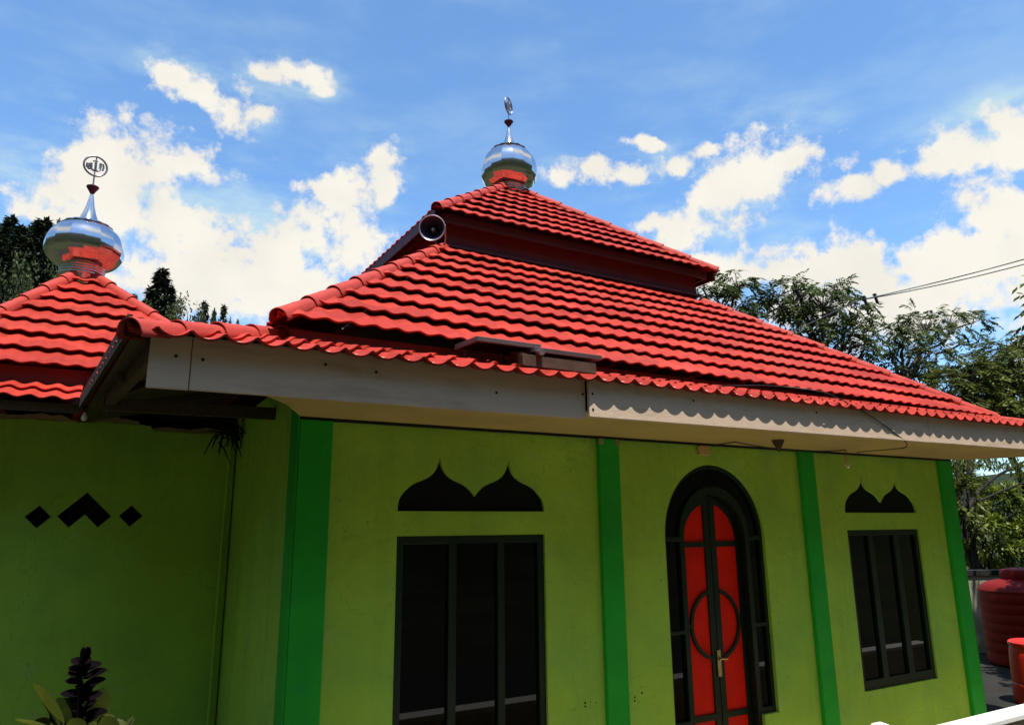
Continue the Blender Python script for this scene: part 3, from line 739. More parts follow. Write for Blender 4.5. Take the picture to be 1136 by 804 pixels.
# two framed solar panels lying on the skirt
def panel(c, w, d, tilt, yaw, label):
    o = empty('solar_panel', c); tag(o, label, 'solar panel', 'solar panels on the front skirt roof')
    Mx = Matrix.Translation(c) @ Matrix.Rotation(yaw, 4, 'Z') @ Matrix.Rotation(tilt, 4, 'X')
    def bx(mb, x0, x1, y0, y1, z0, z1):
        t_ = MB(); t_.box(x0, x1, y0, y1, z0, z1); mb.add([Mx @ Vector(v) for v in t_.v], t_.f)
    f = MB(); e = .022; hh = .032
    bx(f, -w / 2, w / 2, -d / 2, -d / 2 + e, 0, hh); bx(f, -w / 2, w / 2, d / 2 - e, d / 2, 0, hh)
    bx(f, -w / 2, -w / 2 + e, -d / 2 + e, d / 2 - e, 0, hh); bx(f, w / 2 - e, w / 2, -d / 2 + e, d / 2 - e, 0, hh)
    f.build('frame', 'alu', o, bevel=.003)
    k = MB(); bx(k, -w / 2 + e, w / 2 - e, -d / 2 + e, d / 2 - e, .004, .012); k.build('backsheet', 'vent', o)
    g = MB(); bx(g, -w / 2 + e, w / 2 - e, -d / 2 + e, d / 2 - e, .016, .027); g.build('glass', 'pv', o)
    return o, Mx
p1, m1 = panel(Vector((2.245, 4.06, 1.150)), .47, .34, math.radians(3), math.radians(0), 'left dull grey framed panel resting on the front skirt tiles')
p2, m2 = panel(Vector((2.675, 4.03, 1.128)), .54, .36, math.radians(6), math.radians(0), 'right brown edged framed panel with box rail below on the front skirt tiles')
b = MB(); b.box(2.32, 2.90, 3.86, 4.10, 1.01, 1.088); b.build('rail', 'rail', p2, bevel=.004)
for x in (2.34, 2.87):
    b = MB(); b.beam((x, 3.88, 1.088), (x, 4.02, 1.13), .03, .02); b.build('bracket', 'alu', p2)
b = MB(); b.lathe([(.0001, -.03), (.024, -.03), (.024, .02), (.0001, .02)], (2.44, 3.85, 1.105), 12, axis=(0, 1, 0)); b.build('junction_box', 'alu', p2, smooth=40)
for x in (2.07, 2.36):
    b = MB(); b.beam((x, 4.18, 1.06), (x, 4.18, 1.155), .02, .02, (0, 1, 0)); b.build('bracket', 'alu', p1)

# wires
def sag(p, q, s, n=12):
    p, q = Vector(p), Vector(q)
    return [p.lerp(q, i / n) - Vector((0, 0, 4 * s * (i / n) * (1 - i / n))) for i in range(n + 1)]
def smoothpath(P, n=8):
    P = [Vector(p) for p in P]; Q = [P[0] * 2 - P[1]] + P + [P[-1] * 2 - P[-2]]; out = []
    for i in range(1, len(Q) - 2):
        a, b, c, d = Q[i - 1:i + 3]
        for k in range(n):
            t = k / n; out.append(.5 * ((2 * b) + (c - a) * t + (2 * a - 5 * b + 4 * c - d) * t * t + (3 * b - a - 3 * c + d) * t ** 3))
    return out + [P[-1]]
w = MB(); w.tube(smoothpath([(4.2, 4.22, 1.10), (4.6, 3.9, 1.09), (4.88, 3.62, 1.02), (5.25, 3.65, .965), (5.62, 3.67, .86), (5.95, 3.685, .735), (6.10, 3.72, .66), (6.22, 3.95, .66), (6.45, 4.4, .69), (6.7, 4.62, .70)]), .0045, 6)
tag(w.build('service_wire', 'cable', smooth=60), 'slack black wire drooping from the roof across the white fascia', 'wire')
w = MB(); w.tube([(4.72, 4.6, .695)] + sag((4.75, 4.4, .70), (6.3, 4.45, .705), .035) + [(6.31, 4.46, .66)], .005, 6)
bl = empty('hanging_bulb', (6.31, 4.46, .705)); tag(bl, 'small pale bulb hanging on a thin wire below the front soffit', 'light bulb')
w.build('wire', 'cable', bl, smooth=60)
b = MB(); b.lathe([(.013, .0), (.016, -.02), (.016, -.055), (.012, -.06)], (6.31, 4.46, .66), 12); b.build('socket', 'soffit', bl, smooth=40)
b = MB(); b.lathe([(.011, -.06), (.02, -.075), (.027, -.10), (.022, -.122), (.0001, -.13)], (6.31, 4.46, .66), 14); b.build('bulb', 'bulb', bl, smooth=60)
wl = empty('eave_lamp', (-.078, 6.22, .86)); tag(wl, 'tiny white lamp hanging at the corner of the wing eave', 'lamp')
b = MB(); b.lathe([(.007, .02), (.010, .0), (.018, -.014), (.021, -.032), (.016, -.048), (.0001, -.054)], (-.078, 6.22, .86), 14); b.build('globe', 'porcelain', wl, smooth=60)
b = MB(); b.lathe([(.016, .05), (.018, .018), (.012, .01)], (-.078, 6.22, .86), 10); b.build('socket', 'cable', wl, smooth=40)
# overhead cable with anchor clamps
A_ = at(953, 333, 12.5); B_ = at(1136, 279, 9.0); Bx = A_ + (B_ - A_) * 2.4
pc = empty('power_cable', A_); tag(pc, 'twin grey overhead cable strung across the sky to clamps by the trees', 'power cable')
for dz, s in ((0, .10), (.09, .16)):
    w = MB(); w.tube(sag(A_ + Vector((0, 0, .0)), Bx + Vector((0, 0, -dz * .2)), s * 2.2, 30), .016, 6); w.build('strand', 'cable_grey', pc, smooth=60)
for px in (958, 970):
    c = at(px, 331 if px < 965 else 328.5, 12.4)
    b = MB(); b.beam(c + Vector((0, 0, .08)), c + Vector((.09, -.02, -.22)), .05, .07, (0, 1, 0)); b.beam(c + Vector((-.06, 0, .03)), c + Vector((.1, 0, .06)), .04, .04); b.build('clamp', 'cable', pc)
b = MB(); b.tube([A_, A_ + (A_ - Bx).normalized() * 1.6 + Vector((0, 0, -.3)), A_ + (A_ - Bx).normalized() * 5 + Vector((0, 0, -1.2))], .016, 6); b.build('strand', 'cable_grey', pc, smooth=60)

# clump of dry twigs under the eave in the corner
tn = MB(); random.seed(3); cN = Vector((1.06, 6.85, .86))
for i in range(46):
    a = cN + Vector((random.gauss(0, .07), random.gauss(-.05, .05), random.gauss(.02, .05)))
    dirv = Vector((random.gauss(0, .5), random.gauss(-.2, .4), random.gauss(-.4, .6))).normalized()
    tn.tube([a, a + dirv * .07 + Vector((random.gauss(0, .02), 0, 0)), a + dirv * random.uniform(.1, .2) + Vector((0, 0, -.03))], [.009, .007, .003], 5)
tag(tn.build('twig_clump', 'twig', loc=cN), 'clump of dry black twigs hanging where the wing wall meets the hall', 'twig nest')
pp = MB(); pp.tube([(1.085, 6.99, .80), (1.075, 6.99, -.2), (1.08, 6.99, FLOOR)], .014, 8)
tag(pp.build('drain_pipe', 'wall', loc=(1.08, 6.99, FLOOR), smooth=60), 'thin green painted pipe running down the inner wall corner', 'pipe')

# low white parapet before the porch, yard wall, tank, bin
par = empty('parapet', (5.3, 3.47, FLOOR)); tag(par, 'low white parapet with sunlit coping along the porch front', 'parapet')
b = MB(); b.box(1.5, 9.6, 3.42, 3.54, FLOOR, -1.525); b.build('render', 'tan_front', par)
b = MB(); b.box(1.47, 9.63, 3.385, 3.57, -1.523, -1.482); b.build('coping', 'whitewall', par, bevel=.006)
b = MB(); b.lathe([(.06, -.01), (.065, .0), (.035, .02), (.06, .06), (.072, .095), (.06, .125), (.0001, .145)], (4.955, 3.47, -1.482), 16); b.build('finial', 'whitewall', par, smooth=50)
yw = empty('yard_wall', (13.2, 7.2, FLOOR)); tag(yw, 'stained grey yard wall with dark capping behind the red water tank', 'wall')
a, c = Vector((12.35, 6.95, 0)), Vector((16.5, 8.0, 0))
wa = Vector((9.6, 9.2, 0)); wb_ = Vector((16.0, 5.85, 0))
b = MB(); b.beam(wa + Vector((0, 0, (FLOOR - .86) / 2)), wb_ + Vector((0, 0, (FLOOR - .86) / 2)), .14, -.86 - FLOOR); b.build('render', 'greywall', yw)
b = MB(); b.beam(wa + Vector((0, 0, -.815)), wb_ + Vector((0, 0, -.815)), .19, .085); b.build('capping', 'dark', yw)

tc = Vector((12.78, 6.2, FLOOR))
tk = empty('water_tank', tc); tag(tk, 'large rust red plastic water tank standing in the side yard', 'water tank')
prof = [(.0001, 0), (.60, 0), (.63, .03)]
for i in range(7):
    z0 = .06 + i * .145
    prof += [(.63, z0), (.63, z0 + .10), (.622, z0 + .115), (.622, z0 + .13)]
prof += [(.63, 1.09), (.60, 1.15), (.50, 1.21), (.36, 1.25), (.30, 1.26)]
b = MB(); b.lathe(prof, tc, 48); b.build('tank_body', 'tank', tk, smooth=35)
b = MB(); b.lathe([(.30, 1.25), (.31, 1.27), (.31, 1.36), (.29, 1.40), (.15, 1.425), (.0001, 1.43)], tc, 36); b.build('lid', 'tank', tk, smooth=35)
bc = Vector((10.17, 4.90, FLOOR))
bn = empty('plastic_drum', bc); tag(bn, 'bright red plastic drum cut off by the right edge beside the porch', 'drum')
b = MB(); b.lathe([(.0001, 0), (.31, 0), (.325, .03), (.32, .2), (.318, .22), (.308, .23), (.308, .25), (.315, .26), (.305, .52), (.295, .62), (.28, .655), (.0001, .66)], bc, 36); b.build('drum_body', 'bin', bn, smooth=35)
b = MB(); b.lathe([(.284, .65), (.30, .655), (.30, .69), (.28, .705), (.0001, .71)], bc, 36); b.build('lid', 'bin', bn, smooth=35)

# ================================================================ GROUND AND HILLS
def lerp_tab(tab, x):
    for (a, b) in zip(tab, tab[1:]):
        if a[0] <= x <= b[0]:
            t = (x - a[0]) / (b[0] - a[0]); t = t * t * (3 - 2 * t); return a[1] + (b[1] - a[1]) * t
    return tab[-1][1]
# skyline elevation in degrees by azimuth (0 = +y, clockwise)
SKY = [(-180, 38), (-150, 38), (-110, 34), (-60, 24), (-30, 19.5), (-10, 18.5), (-3, 17.4), (2, 14.6), (8, 13.2), (14, 12.2), (25, 9), (40, 4), (55, 2.5), (64, 3.2), (72, 5.5), (90, 14), (130, 33), (180, 38)]  # unseen hills behind the camera raised to cut sky light on the facade
R0 = [(-180, 22), (-60, 26), (-10, 26), (10, 30), (30, 50), (50, 90), (75, 90), (100, 40), (180, 22)]
R1 = [(-180, 70), (-60, 75), (-10, 80), (10, 95), (30, 190), (50, 330), (75, 320), (110, 120), (180, 70)]
def ground_z(x, y):
    r = math.hypot(x - 3, y - 5); az = math.degrees(math.atan2(x - 3, y - 5))
    rc = math.hypot(x, y)
    r0, r1 = lerp_tab(R0, az), lerp_tab(R1, az)
    el = math.radians(lerp_tab(SKY, math.degrees(math.atan2(x, y))))
    top = math.tan(el) * r1 + 2.1
    t = min(1, max(0, (r - r0) / (r1 - r0)))
    h = top * (t ** 1.15)
    n = noise.noise(Vector((x * .02, y * .02, 0))) * 3.0 + noise.noise(Vector((x * .07, y * .07, 4))) * .9
    if r > r1: h = top + (r - r1) * .02 - max(0, r - r1 - 60) * .10
    return FLOOR - .02 + h + n * min(1, t * 3)
g = MB(); rings = [0, 6, 12, 18, 21, 24, 27, 30, 34, 38, 43, 48, 54, 60, 66, 72, 78, 85, 92, 100, 110, 122, 136, 152, 172, 195, 220, 250, 280, 310, 340, 380, 430, 520, 700, 1000, 1500]
na = 180; vs = [(3, 5, FLOOR - .02)]; fs = []
for r in rings[1:]:
    for k in range(na):
        t = 2 * PI * k / na; x = 3 + r * math.sin(t); yv = 5 + r * math.cos(t)
        vs.append((x, yv, max(ground_z(x, yv), FLOOR - .02)))
for k in range(na): fs.append((0, 1 + (k + 1) % na, 1 + k))
for i in range(len(rings) - 2):
    for k in range(na):
        a = 1 + i * na + k; b_ = 1 + i * na + (k + 1) % na; fs.append((a, b_, b_ + na, a + na))
flat = MB(); flat.add(vs, [f for f in fs])
gm = M['ground']
# blend yard dirt into wooded hill by height
nt = gm.node_tree; bs = nt.nodes['Principled BSDF']; src = bs.inputs['Base Color'].links[0].from_socket
sx = nn(nt, 'ShaderNodeSeparateXYZ'); gg = nn(nt, 'ShaderNodeNewGeometry'); nt.links.new(gg.outputs['Position'], sx.inputs[0])
mr = nn(nt, 'ShaderNodeMapRange'); mr.inputs['From Min'].default_value = 1.5; mr.inputs['From Max'].default_value = 7
nt.links.new(sx.outputs['Z'], mr.inputs['Value'])
n2 = nn(nt, 'ShaderNodeTexNoise'); n2.inputs['Scale'].default_value = .22; n2.inputs['Detail'].default_value = 8; nt.links.new(gg.outputs['Position'], n2.inputs['Vector'])
cr_ = nn(nt, 'ShaderNodeValToRGB'); cr_.color_ramp.elements[0].position = .38; cr_.color_ramp.elements[0].color = (.008, .013, .005, 1); cr_.color_ramp.elements[1].position = .66; cr_.color_ramp.elements[1].color = (.03, .04, .012, 1)
nt.links.new(n2.outputs['Fac'], cr_.inputs[0])
mm = nn(nt, 'ShaderNodeMix', data_type='RGBA'); nt.links.new(mr.outputs['Result'], mm.inputs['Factor']); nt.links.new(src, mm.inputs[6]); nt.links.new(cr_.outputs['Color'], mm.inputs[7])
nt.links.new(mm.outputs[2], bs.inputs['Base Color'])
tag(flat.build('ground', gm, smooth=180), kind='structure')
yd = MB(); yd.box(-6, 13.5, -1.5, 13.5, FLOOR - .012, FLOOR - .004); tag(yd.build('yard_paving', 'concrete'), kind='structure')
pf = MB(); pf.box(1.18, 9.55, 3.55, YF - .05, FLOOR, FLOOR + .004); tag(pf.build('porch_floor', 'floor'), kind='structure')

# ================================================================ VEGETATION
def leafquad(mb, c, d, n, L, W):
    d = d.normalized(); s = d.cross(n)
    if s.length < 1e-4: s = d.orthogonal()
    s.normalize()
    o = len(mb.v); m = c + d * (L * .45)
    mb.v += [tuple(c), tuple(m + s * (W / 2)), tuple(c + d * L), tuple(m - s * (W / 2))]; mb.f.append((o, o + 1, o + 2, o + 3))
def rv(rnd): 
    while True:
        v = Vector((rnd.uniform(-1, 1), rnd.uniform(-1, 1), rnd.uniform(-1, 1)))
        if .05 < v.length < 1: return v
def limb(mb, p, q, r0, r1, rnd, wob=.08, n=6):
    p, q = Vector(p), Vector(q); L = (q - p).length; pts = []
    for i in range(n + 1):
        t = i / n; pts.append(p.lerp(q, t) + rv(rnd) * (wob * L * .3 * math.sin(PI * t)) + Vector((0, 0, .06 * L * math.sin(PI * t))))
    mb.tube(pts, [r0 + (r1 - r0) * i / n for i in range(n + 1)], 7)
    return pts
def feather_tree(label, base, fork, blobs, seed, lm, bark, leafL=.21, leafW=.075, sprays=26, per=12, droop=.55, group='trees beyond the hall on the right', r0=.16):
    """blobs: list of (centre, radius xyz, density) of leaf clusters, each fed by a limb from the fork"""
    rnd = random.Random(seed); base = Vector(base); fork = Vector(fork)
    o = tag(empty('broadleaf_tree', base), label, 'tree', group)
    tr = MB(); limb(tr, base, fork, r0, r0 * .6, rnd, .06, 8)
    cr = MB()
    for (c, rad, dens) in blobs:
        c = Vector(c); pts = limb(tr, fork, c - Vector((0, 0, rad[2] * .4)), r0 * .45, .03, rnd, .16, 8)
        ns = int(sprays * dens * (1.2 if lm == 'leaf_olive' else .95))
        for i in range(ns):
            v = rv(rnd); v = v.normalized() * (v.length ** .6)
            s = c + Vector((v.x * rad[0], v.y * rad[1], v.z * rad[2]))
            tr.tube([c - Vector((0, 0, rad[2] * .4)), c.lerp(s, .5) + rv(rnd) * .1, s], [.018, .011, .005], 4)
            out = (s - c); out.z *= .4
            out = (out.normalized() if out.length > .01 else rv(rnd)) + rv(rnd) * .6
            # one spray: a few drooping fronds of leaflets
            for f_ in range(3):
                fd = (out + rv(rnd) * .8); fd.z -= droop * rnd.uniform(.3, 1.4); fd.normalize()
                side = fd.cross(Vector((0, 0, 1)));
                if side.length < .05: side = Vector((1, 0, 0))
                side.normalize(); L = rnd.uniform(.3, .62); p0 = s + rv(rnd) * .12
                for k in range(per):
                    t = (k + .5) / per
                    pos = p0 + fd * (L * t) - Vector((0, 0, .25 * L * t * t))
                    sg = 1 if k % 2 else -1
                    ld = side * sg + fd * .55 - Vector((0, 0, rnd.uniform(.1, .6)))
                    leafquad(cr, pos, ld, Vector((0, 0, 1)) + rv(rnd) * .5, leafL * rnd.uniform(.7, 1.2), leafW * rnd.uniform(.8, 1.3))
    tr.build('trunk', bark, o, smooth=60)
    cr.build('crown', lm, o)
    return o
def gz(x, y): return max(ground_z(x, y), FLOOR - .02)
def B(px, py, Y, rx, rz, dens=1.0, ry=None):
    p = at(px, py, Y); s = (p.dot(-RW.col[2])) / FPX
    return (p, (rx * s, (ry or rx) * s, rz * s), dens)
def tree_at(px, Y, fpx, fpy):
    f = at(fpx, fpy, Y); b = at(px, 560, Y); b.z = gz(b.x, b.y); return b, f
b0, f0 = tree_at(800, 17.5, 806, 385)
feather_tree('slender green tree just showing behind the upper roof eave', b0, f0, [B(795, 325, 17.5, 16, 14, .8), B(818, 315, 17.5, 18, 16, 1.0), B(835, 340, 17.5, 14, 14, .7), B(812, 345, 17.3, 22, 14, .9), B(780, 318, 17.6, 10, 8, .3)], 11, 'leaf_feather', 'bark', sprays=24)
b0, f0 = tree_at(905, 16.5, 915, 410)
feather_tree('tall feathery grey green tree left of the overhead cable clamps', b0, f0, [B(880, 328, 16.5, 26, 20, 1.2), B(912, 335, 16.4, 34, 26, 2.2), B(945, 352, 16.3, 26, 24, 1.5), B(935, 380, 16.2, 34, 22, 1.8), B(895, 362, 16.2, 26, 18, 1.2), B(862, 330, 16.5, 14, 14, .4), B(962, 375, 16.4, 12, 18, .5), B(880, 312, 16.5, 12, 6, .2), B(925, 318, 16.5, 16, 8, .35)], 12, 'leaf_feather', 'bark', sprays=24)
b0, f0 = tree_at(985, 15.5, 1000, 425)
feather_tree('airy leaning tree with drooping pods right of the cable clamps', b0, f0, [B(1000, 365, 15.5, 24, 14, .7), B(1025, 360, 15.5, 26, 22, 1.3), B(1052, 355, 15.5, 26, 20, 1.0), B(1078, 355, 15.5, 18, 10, .4), B(985, 378, 15.5, 18, 16, .7), B(1020, 395, 15.3, 32, 20, 1.3), B(1045, 408, 15.2, 26, 16, 1.0), B(1085, 375, 15.4, 12, 12, .25), B(1000, 410, 15.4, 22, 14, .7)], 13, 'leaf_feather', 'barkgrey', sprays=22)
b0, f0 = tree_at(1150, 13.5, 1110, 470)
feather_tree('olive tree with dense crown rising over the right end of the eave', b0, f0, [B(1070, 425, 13.5, 34, 28, 3.0), B(1105, 412, 13.5, 36, 30, 3.4), B(1140, 405, 13.5, 34, 30, 3.2), B(1090, 455, 13.3, 44, 22, 3.4), B(1135, 450, 13.3, 34, 24, 3.2), B(1050, 440, 13.4, 24, 20, 1.4), B(1120, 390, 13.6, 30, 14, 1.0), B(1142, 372, 13.6, 18, 12, .6), B(1060, 452, 13.4, 26, 18, 1.0), B(1165, 430, 13.4, 30, 40, 1.6)], 14, 'leaf_olive', 'bark', sprays=24)
b0 = Vector((13.6, 3.3, FLOOR)); f0 = Vector((13.1, 3.5, 1.2))  # added tree, mostly outside the view, to shade the water tank and yard
feather_tree('added shade tree mostly out of view, shading the yard at the right edge', b0, f0, [(Vector((12.5, 3.5, 3.1)), (1.3, 1.2, .8), 3.0), (Vector((13.6, 4.3, 3.4)), (1.3, 1.1, .9), 2.6), (Vector((11.6, 2.9, 3.3)), (.9, .9, .6), 1.8), (Vector((14.2, 2.8, 3.3)), (1.2, 1.2, .9), 2.2), (Vector((12.6, 2.4, 3.5)), (1.3, 1.0, .8), 2.2), (Vector((13.2, 3.4, 4.1)), (1.4, 1.3, .7), 2.4)], 19, 'leaf_olive', 'bark', sprays=40, leafW=.08)
# the near dark limbs seen below the eave belong to a bare-armed tree
nb = tag(empty('leaning_tree', at(1064, 640, 9.6)), 'dark bare limbed tree spreading under the right end of the eave', 'tree')
b0 = at(1068, 640, 10.0); b0.z = FLOOR; nb.location = b0; nb['_org'] = tuple(b0)
tr = MB(); rnd = random.Random(5)
P_ = lambda x, yv, Y=10.0: at(x, yv, Y)
tr.tube([b0, P_(1066, 640), P_(1066, 590), P_(1072, 548), P_(1077, 515), P_(1082, 490)], [.10, .09, .085, .07, .055, .04], 8)
tr.tube([P_(1068, 575), P_(1085, 545), P_(1105, 528), P_(1136, 512, 9.8), P_(1170, 500, 9.7)], [.06, .045, .04, .032, .02], 7)
tr.tube([P_(1085, 556), P_(1108, 546), P_(1136, 535, 9.9), P_(1175, 522, 9.8)], [.035, .03, .026, .02], 7)
tr.tube([P_(1066, 560), P_(1060, 535), P_(1062, 505), P_(1060, 480)], [.045, .035, .028, .02], 7)
tr.build('trunk', 'bark', nb, smooth=60)
cr = MB()
for (px, py, rx, rz, cnt) in ((1075, 508, 26, 10, 300), (1110, 512, 30, 8, 260), (1140, 520, 24, 12, 220), (1062, 525, 8, 14, 120)):
    for i in range(cnt):
        v = rv(rnd); c = P_(px + v.x * rx, py + v.y * rz, 10 + v.z * .6)
        leafquad(cr, c, Vector((rnd.gauss(0, .4), rnd.gauss(0, .4), -1)), rv(rnd), rnd.uniform(.10, .2), .035)
cr.build('crown', 'leaf_olive', nb)
def bush(label, c, rad, count, seed, lm, L=.2, W=.07, group='shrubs in the right yard', name='shrub', cat='shrub', stems=7):
    rnd = random.Random(seed); c = Vector(c); base = Vector((c.x, c.y, gz(c.x, c.y)))
    o = tag(empty(name, base), label, cat, group)
    st = MB()
    for i in range(stems):
        q = c + Vector((rnd.uniform(-.6, .6) * rad[0], rnd.uniform(-.6, .6) * rad[1], rnd.uniform(-.2, .6) * rad[2])); limb(st, base + rv(rnd) * .1, q, .035, .012, rnd, .12)
    st.build('stems', 'bark', o, smooth=60)
    cr = MB(); clumps = []
    for i in range(max(8, count // 90)):
        v = rv(rnd); v = v.normalized() * v.length ** .45
        clumps.append((c + Vector((v.x * rad[0], v.y * rad[1], v.z * rad[2])), rnd.uniform(.16, .34) * min(1.3, rad[0])))
    for i in range(count):
        k, kr = rnd.choice(clumps); v = rv(rnd)
        pos = k + v * kr
        d = (pos - c).normalized() * .6 + rv(rnd) * .9 - Vector((0, 0, .5))
        leafquad(cr, pos, d, Vector((0, 0, 1)) + rv(rnd) * .8, L * rnd.uniform(.6, 1.25), W * rnd.uniform(.7, 1.2))
    cr.build('foliage', lm, o)
    return o
bush('glossy yellow green shrub nearest the hall corner behind the yard wall', at(1092, 600, 11.0), (.75, .6, .85), 3600, 21, 'leaf_bright', .17, .06)
bush('sunlit yellow leaved shrub with drooping tips above the water tank', at(1112, 565, 12.0), (.75, .6, .8), 3400, 22, 'leaf_bright', .18, .055)
bush('low dark shrub at the right edge behind the water tank', at(1138, 605, 11.4), (.75, .6, .7), 3000, 23, 'leaf_bright', .18, .06)
bush('shaded shrub filling the gap beside the far pilaster', at(1074, 552, 12.4), (.75, .5, 1.1), 3600, 24, 'leaf_olive', .18, .06)

bush('dark leafy shrub wrapping the trunk of the bare limbed tree', at(1070, 562, 9.5), (.5, .4, .9), 2600, 26, 'leaf_olive', .17, .055)
# front left plants
rnd = random.Random(31)
pb = at(90, 804, 3.3); pbase = Vector((pb.x, pb.y, FLOOR))
dp = tag(empty('croton_plant', pbase), 'dark purple leaved plant with stacked oval leaves in front of the wing wall', 'plant')
st = MB(); top = at(92, 730, 3.3)
spts = [pbase, pbase.lerp(top, .5) + Vector((.015, 0, 0)), pbase.lerp(top, .8), top]; st.tube(spts, [.014, .012, .008, .004], 7); st.build('stem', 'leaf_dark', dp, smooth=60)
lf = MB()
def bigleaf(mb, c, d, n, L, W, cup=.15, seg=7, bend=.25):
    d = d.normalized(); s = d.cross(n).normalized(); u = s.cross(d).normalized()
    o = len(mb.v)
    for i in range(seg + 1):
        t = i / seg; w = W / 2 * (math.sin(PI * min(1, t * .93 + .035)) ** .7) * (1.0 if t < .97 else .5)
        p = c + d * (L * t) - Vector((0, 0, bend * L * t * t))
        mb.v += [tuple(p - s * w + u * (cup * w)), tuple(p), tuple(p + s * w + u * (cup * w))]
    for i in range(seg):
        a = o + i * 3
        mb.f += [(a, a + 1, a + 4, a + 3), (a + 1, a + 2, a + 5, a + 4)]
camd = RW.col[2]
rgt = RW.col[0]
for (py, ang, L) in [(733, 1, .05), (736, -1, .075), (738, 1, .07), (744, -1, .085), (742, .7, .10), (752, .5, .12), (750, -.6, .08), (757, -1, .11), (760, 1, .11), (766, .6, .09), (770, -1.0, .10), (772, -.3, .09), (776, 1, .105), (780, -.8, .10), (786, .4, .1), (790, -.5, .1), (793, 1, .12), (798, -1, .12), (802, .6, .12)]:
    c = at(92, py, 3.3)
    for rep in range(2):
        d = rgt * (ang if rep == 0 else rnd.uniform(-.4, .4)) + Vector((0, rnd.choice((-.6, .6)) if rep else rnd.uniform(-.25, .25), rnd.uniform(.15, .5)))
        if rep and rnd.random() < .4: continue
        bigleaf(lf, c, d, Vector((0, -.75, .75)), L * .72 * rnd.uniform(.9, 1.1), .036, bend=.12)
for k in range(5):
    bigleaf(lf, at(93, 734, 3.3), rgt * rnd.uniform(-.4, .5) + Vector((0, rnd.uniform(-.2, .2), 1)), Vector((0, -1, .3)), .055, .024, bend=0)
lf.build('leaves', 'leaf_dark', dp, smooth=60)
yb0 = at(62, 830, 3.15); ybase = Vector((yb0.x, yb0.y, FLOOR))
yp = tag(empty('broadleaf_plant', ybase), 'yellow green broad leaved plant left of the dark purple plant', 'plant')
st = MB(); lf = MB()
def stalk_leaf(px0, py0, px1, py1, W, Y, bend, nrm=(0, -.6, .8)):
    p0, p1 = at(px0, py0, Y), at(px1, py1, Y)
    st.tube([ybase + Vector((0, 0, .6)), ybase.lerp(p0, .7) + Vector((0, 0, .15)), p0], [.012, .009, .005], 6)
    bigleaf(lf, p0, p1 - p0, Vector(nrm), (p1 - p0).length, W, .2, 9, bend)
stalk_leaf(70, 800, 36, 761, .075, 3.2, -.05, (.7, -.3, .6))
stalk_leaf(66, 806, 44, 772, .06, 3.25, .0, (.8, -.2, .5))
stalk_leaf(58, 808, 16, 797, .035, 3.0, .02, (0, -.15, 1))
stalk_leaf(72, 806, 64, 772, .10, 3.3, .05, (.5, -.8, .2))
stalk_leaf(100, 806, 116, 760, .11, 3.5, .05, (-.4, -.8, .3))
stalk_leaf(84, 808, 92, 765, .10, 3.5, .05, (.1, -.9, .3))
stalk_leaf(110, 812, 140, 800, .07, 3.3, .05, (0, -.5, 1))
stalk_leaf(50, 830, 20, 812, .09, 3.2, .1)
for k in range(16):
    a0_ = rnd.uniform(40, 130); b0_ = rnd.uniform(800, 822)
    stalk_leaf(a0_, b0_ + 8, a0_ + rnd.uniform(-34, 34), b0_ - rnd.uniform(4, 22), rnd.uniform(.05, .085), rnd.uniform(3.15, 3.5), rnd.uniform(.0, .15), (rnd.uniform(-.6, .6), -.6, rnd.uniform(.2, .9)))
st.tube([ybase, ybase + Vector((.01, 0, .62))], [.018, .013], 7)
st.build('stem', 'leaf_bush', yp, smooth=60); lf.build('leaves', 'leaf_yellow', yp, smooth=60)
gp = at(128, 815, 3.4); gbase = Vector((gp.x, gp.y, FLOOR))
gr = tag(empty('grassy_plant', gbase), 'spiky narrow leaved plant at the bottom edge right of the purple plant', 'plant'); lf = MB()
for (a, b_, c_, d_) in ((118, 812, 122, 792), (124, 812, 132, 796), (132, 812, 149, 792), (136, 814, 150, 795), (128, 812, 118, 798), (130, 812, 132, 790)):
    p0, p1 = at(a, b_, 3.4), at(c_, d_, 3.4); bigleaf(lf, p0, p1 - p0, Vector((0, -1, .4)), (p1 - p0).length, .014, .1, 6, .05)
for i in range(24):
    a = rnd.uniform(0, 2 * PI); d = Vector((math.cos(a) * .5, math.sin(a) * .5, 1)); bigleaf(lf, Vector((gp.x, gp.y, FLOOR + .45)), d, Vector((math.cos(a), math.sin(a), -.3)), rnd.uniform(.5, .85), .022, .1, 8, .25)
lf.build('leaves', 'leaf_bush', gr, smooth=60)
st = MB(); st.tube([gbase, gbase + Vector((0, 0, .55))], [.03, .022], 8); st.build('stem', 'bark', gr, smooth=60)

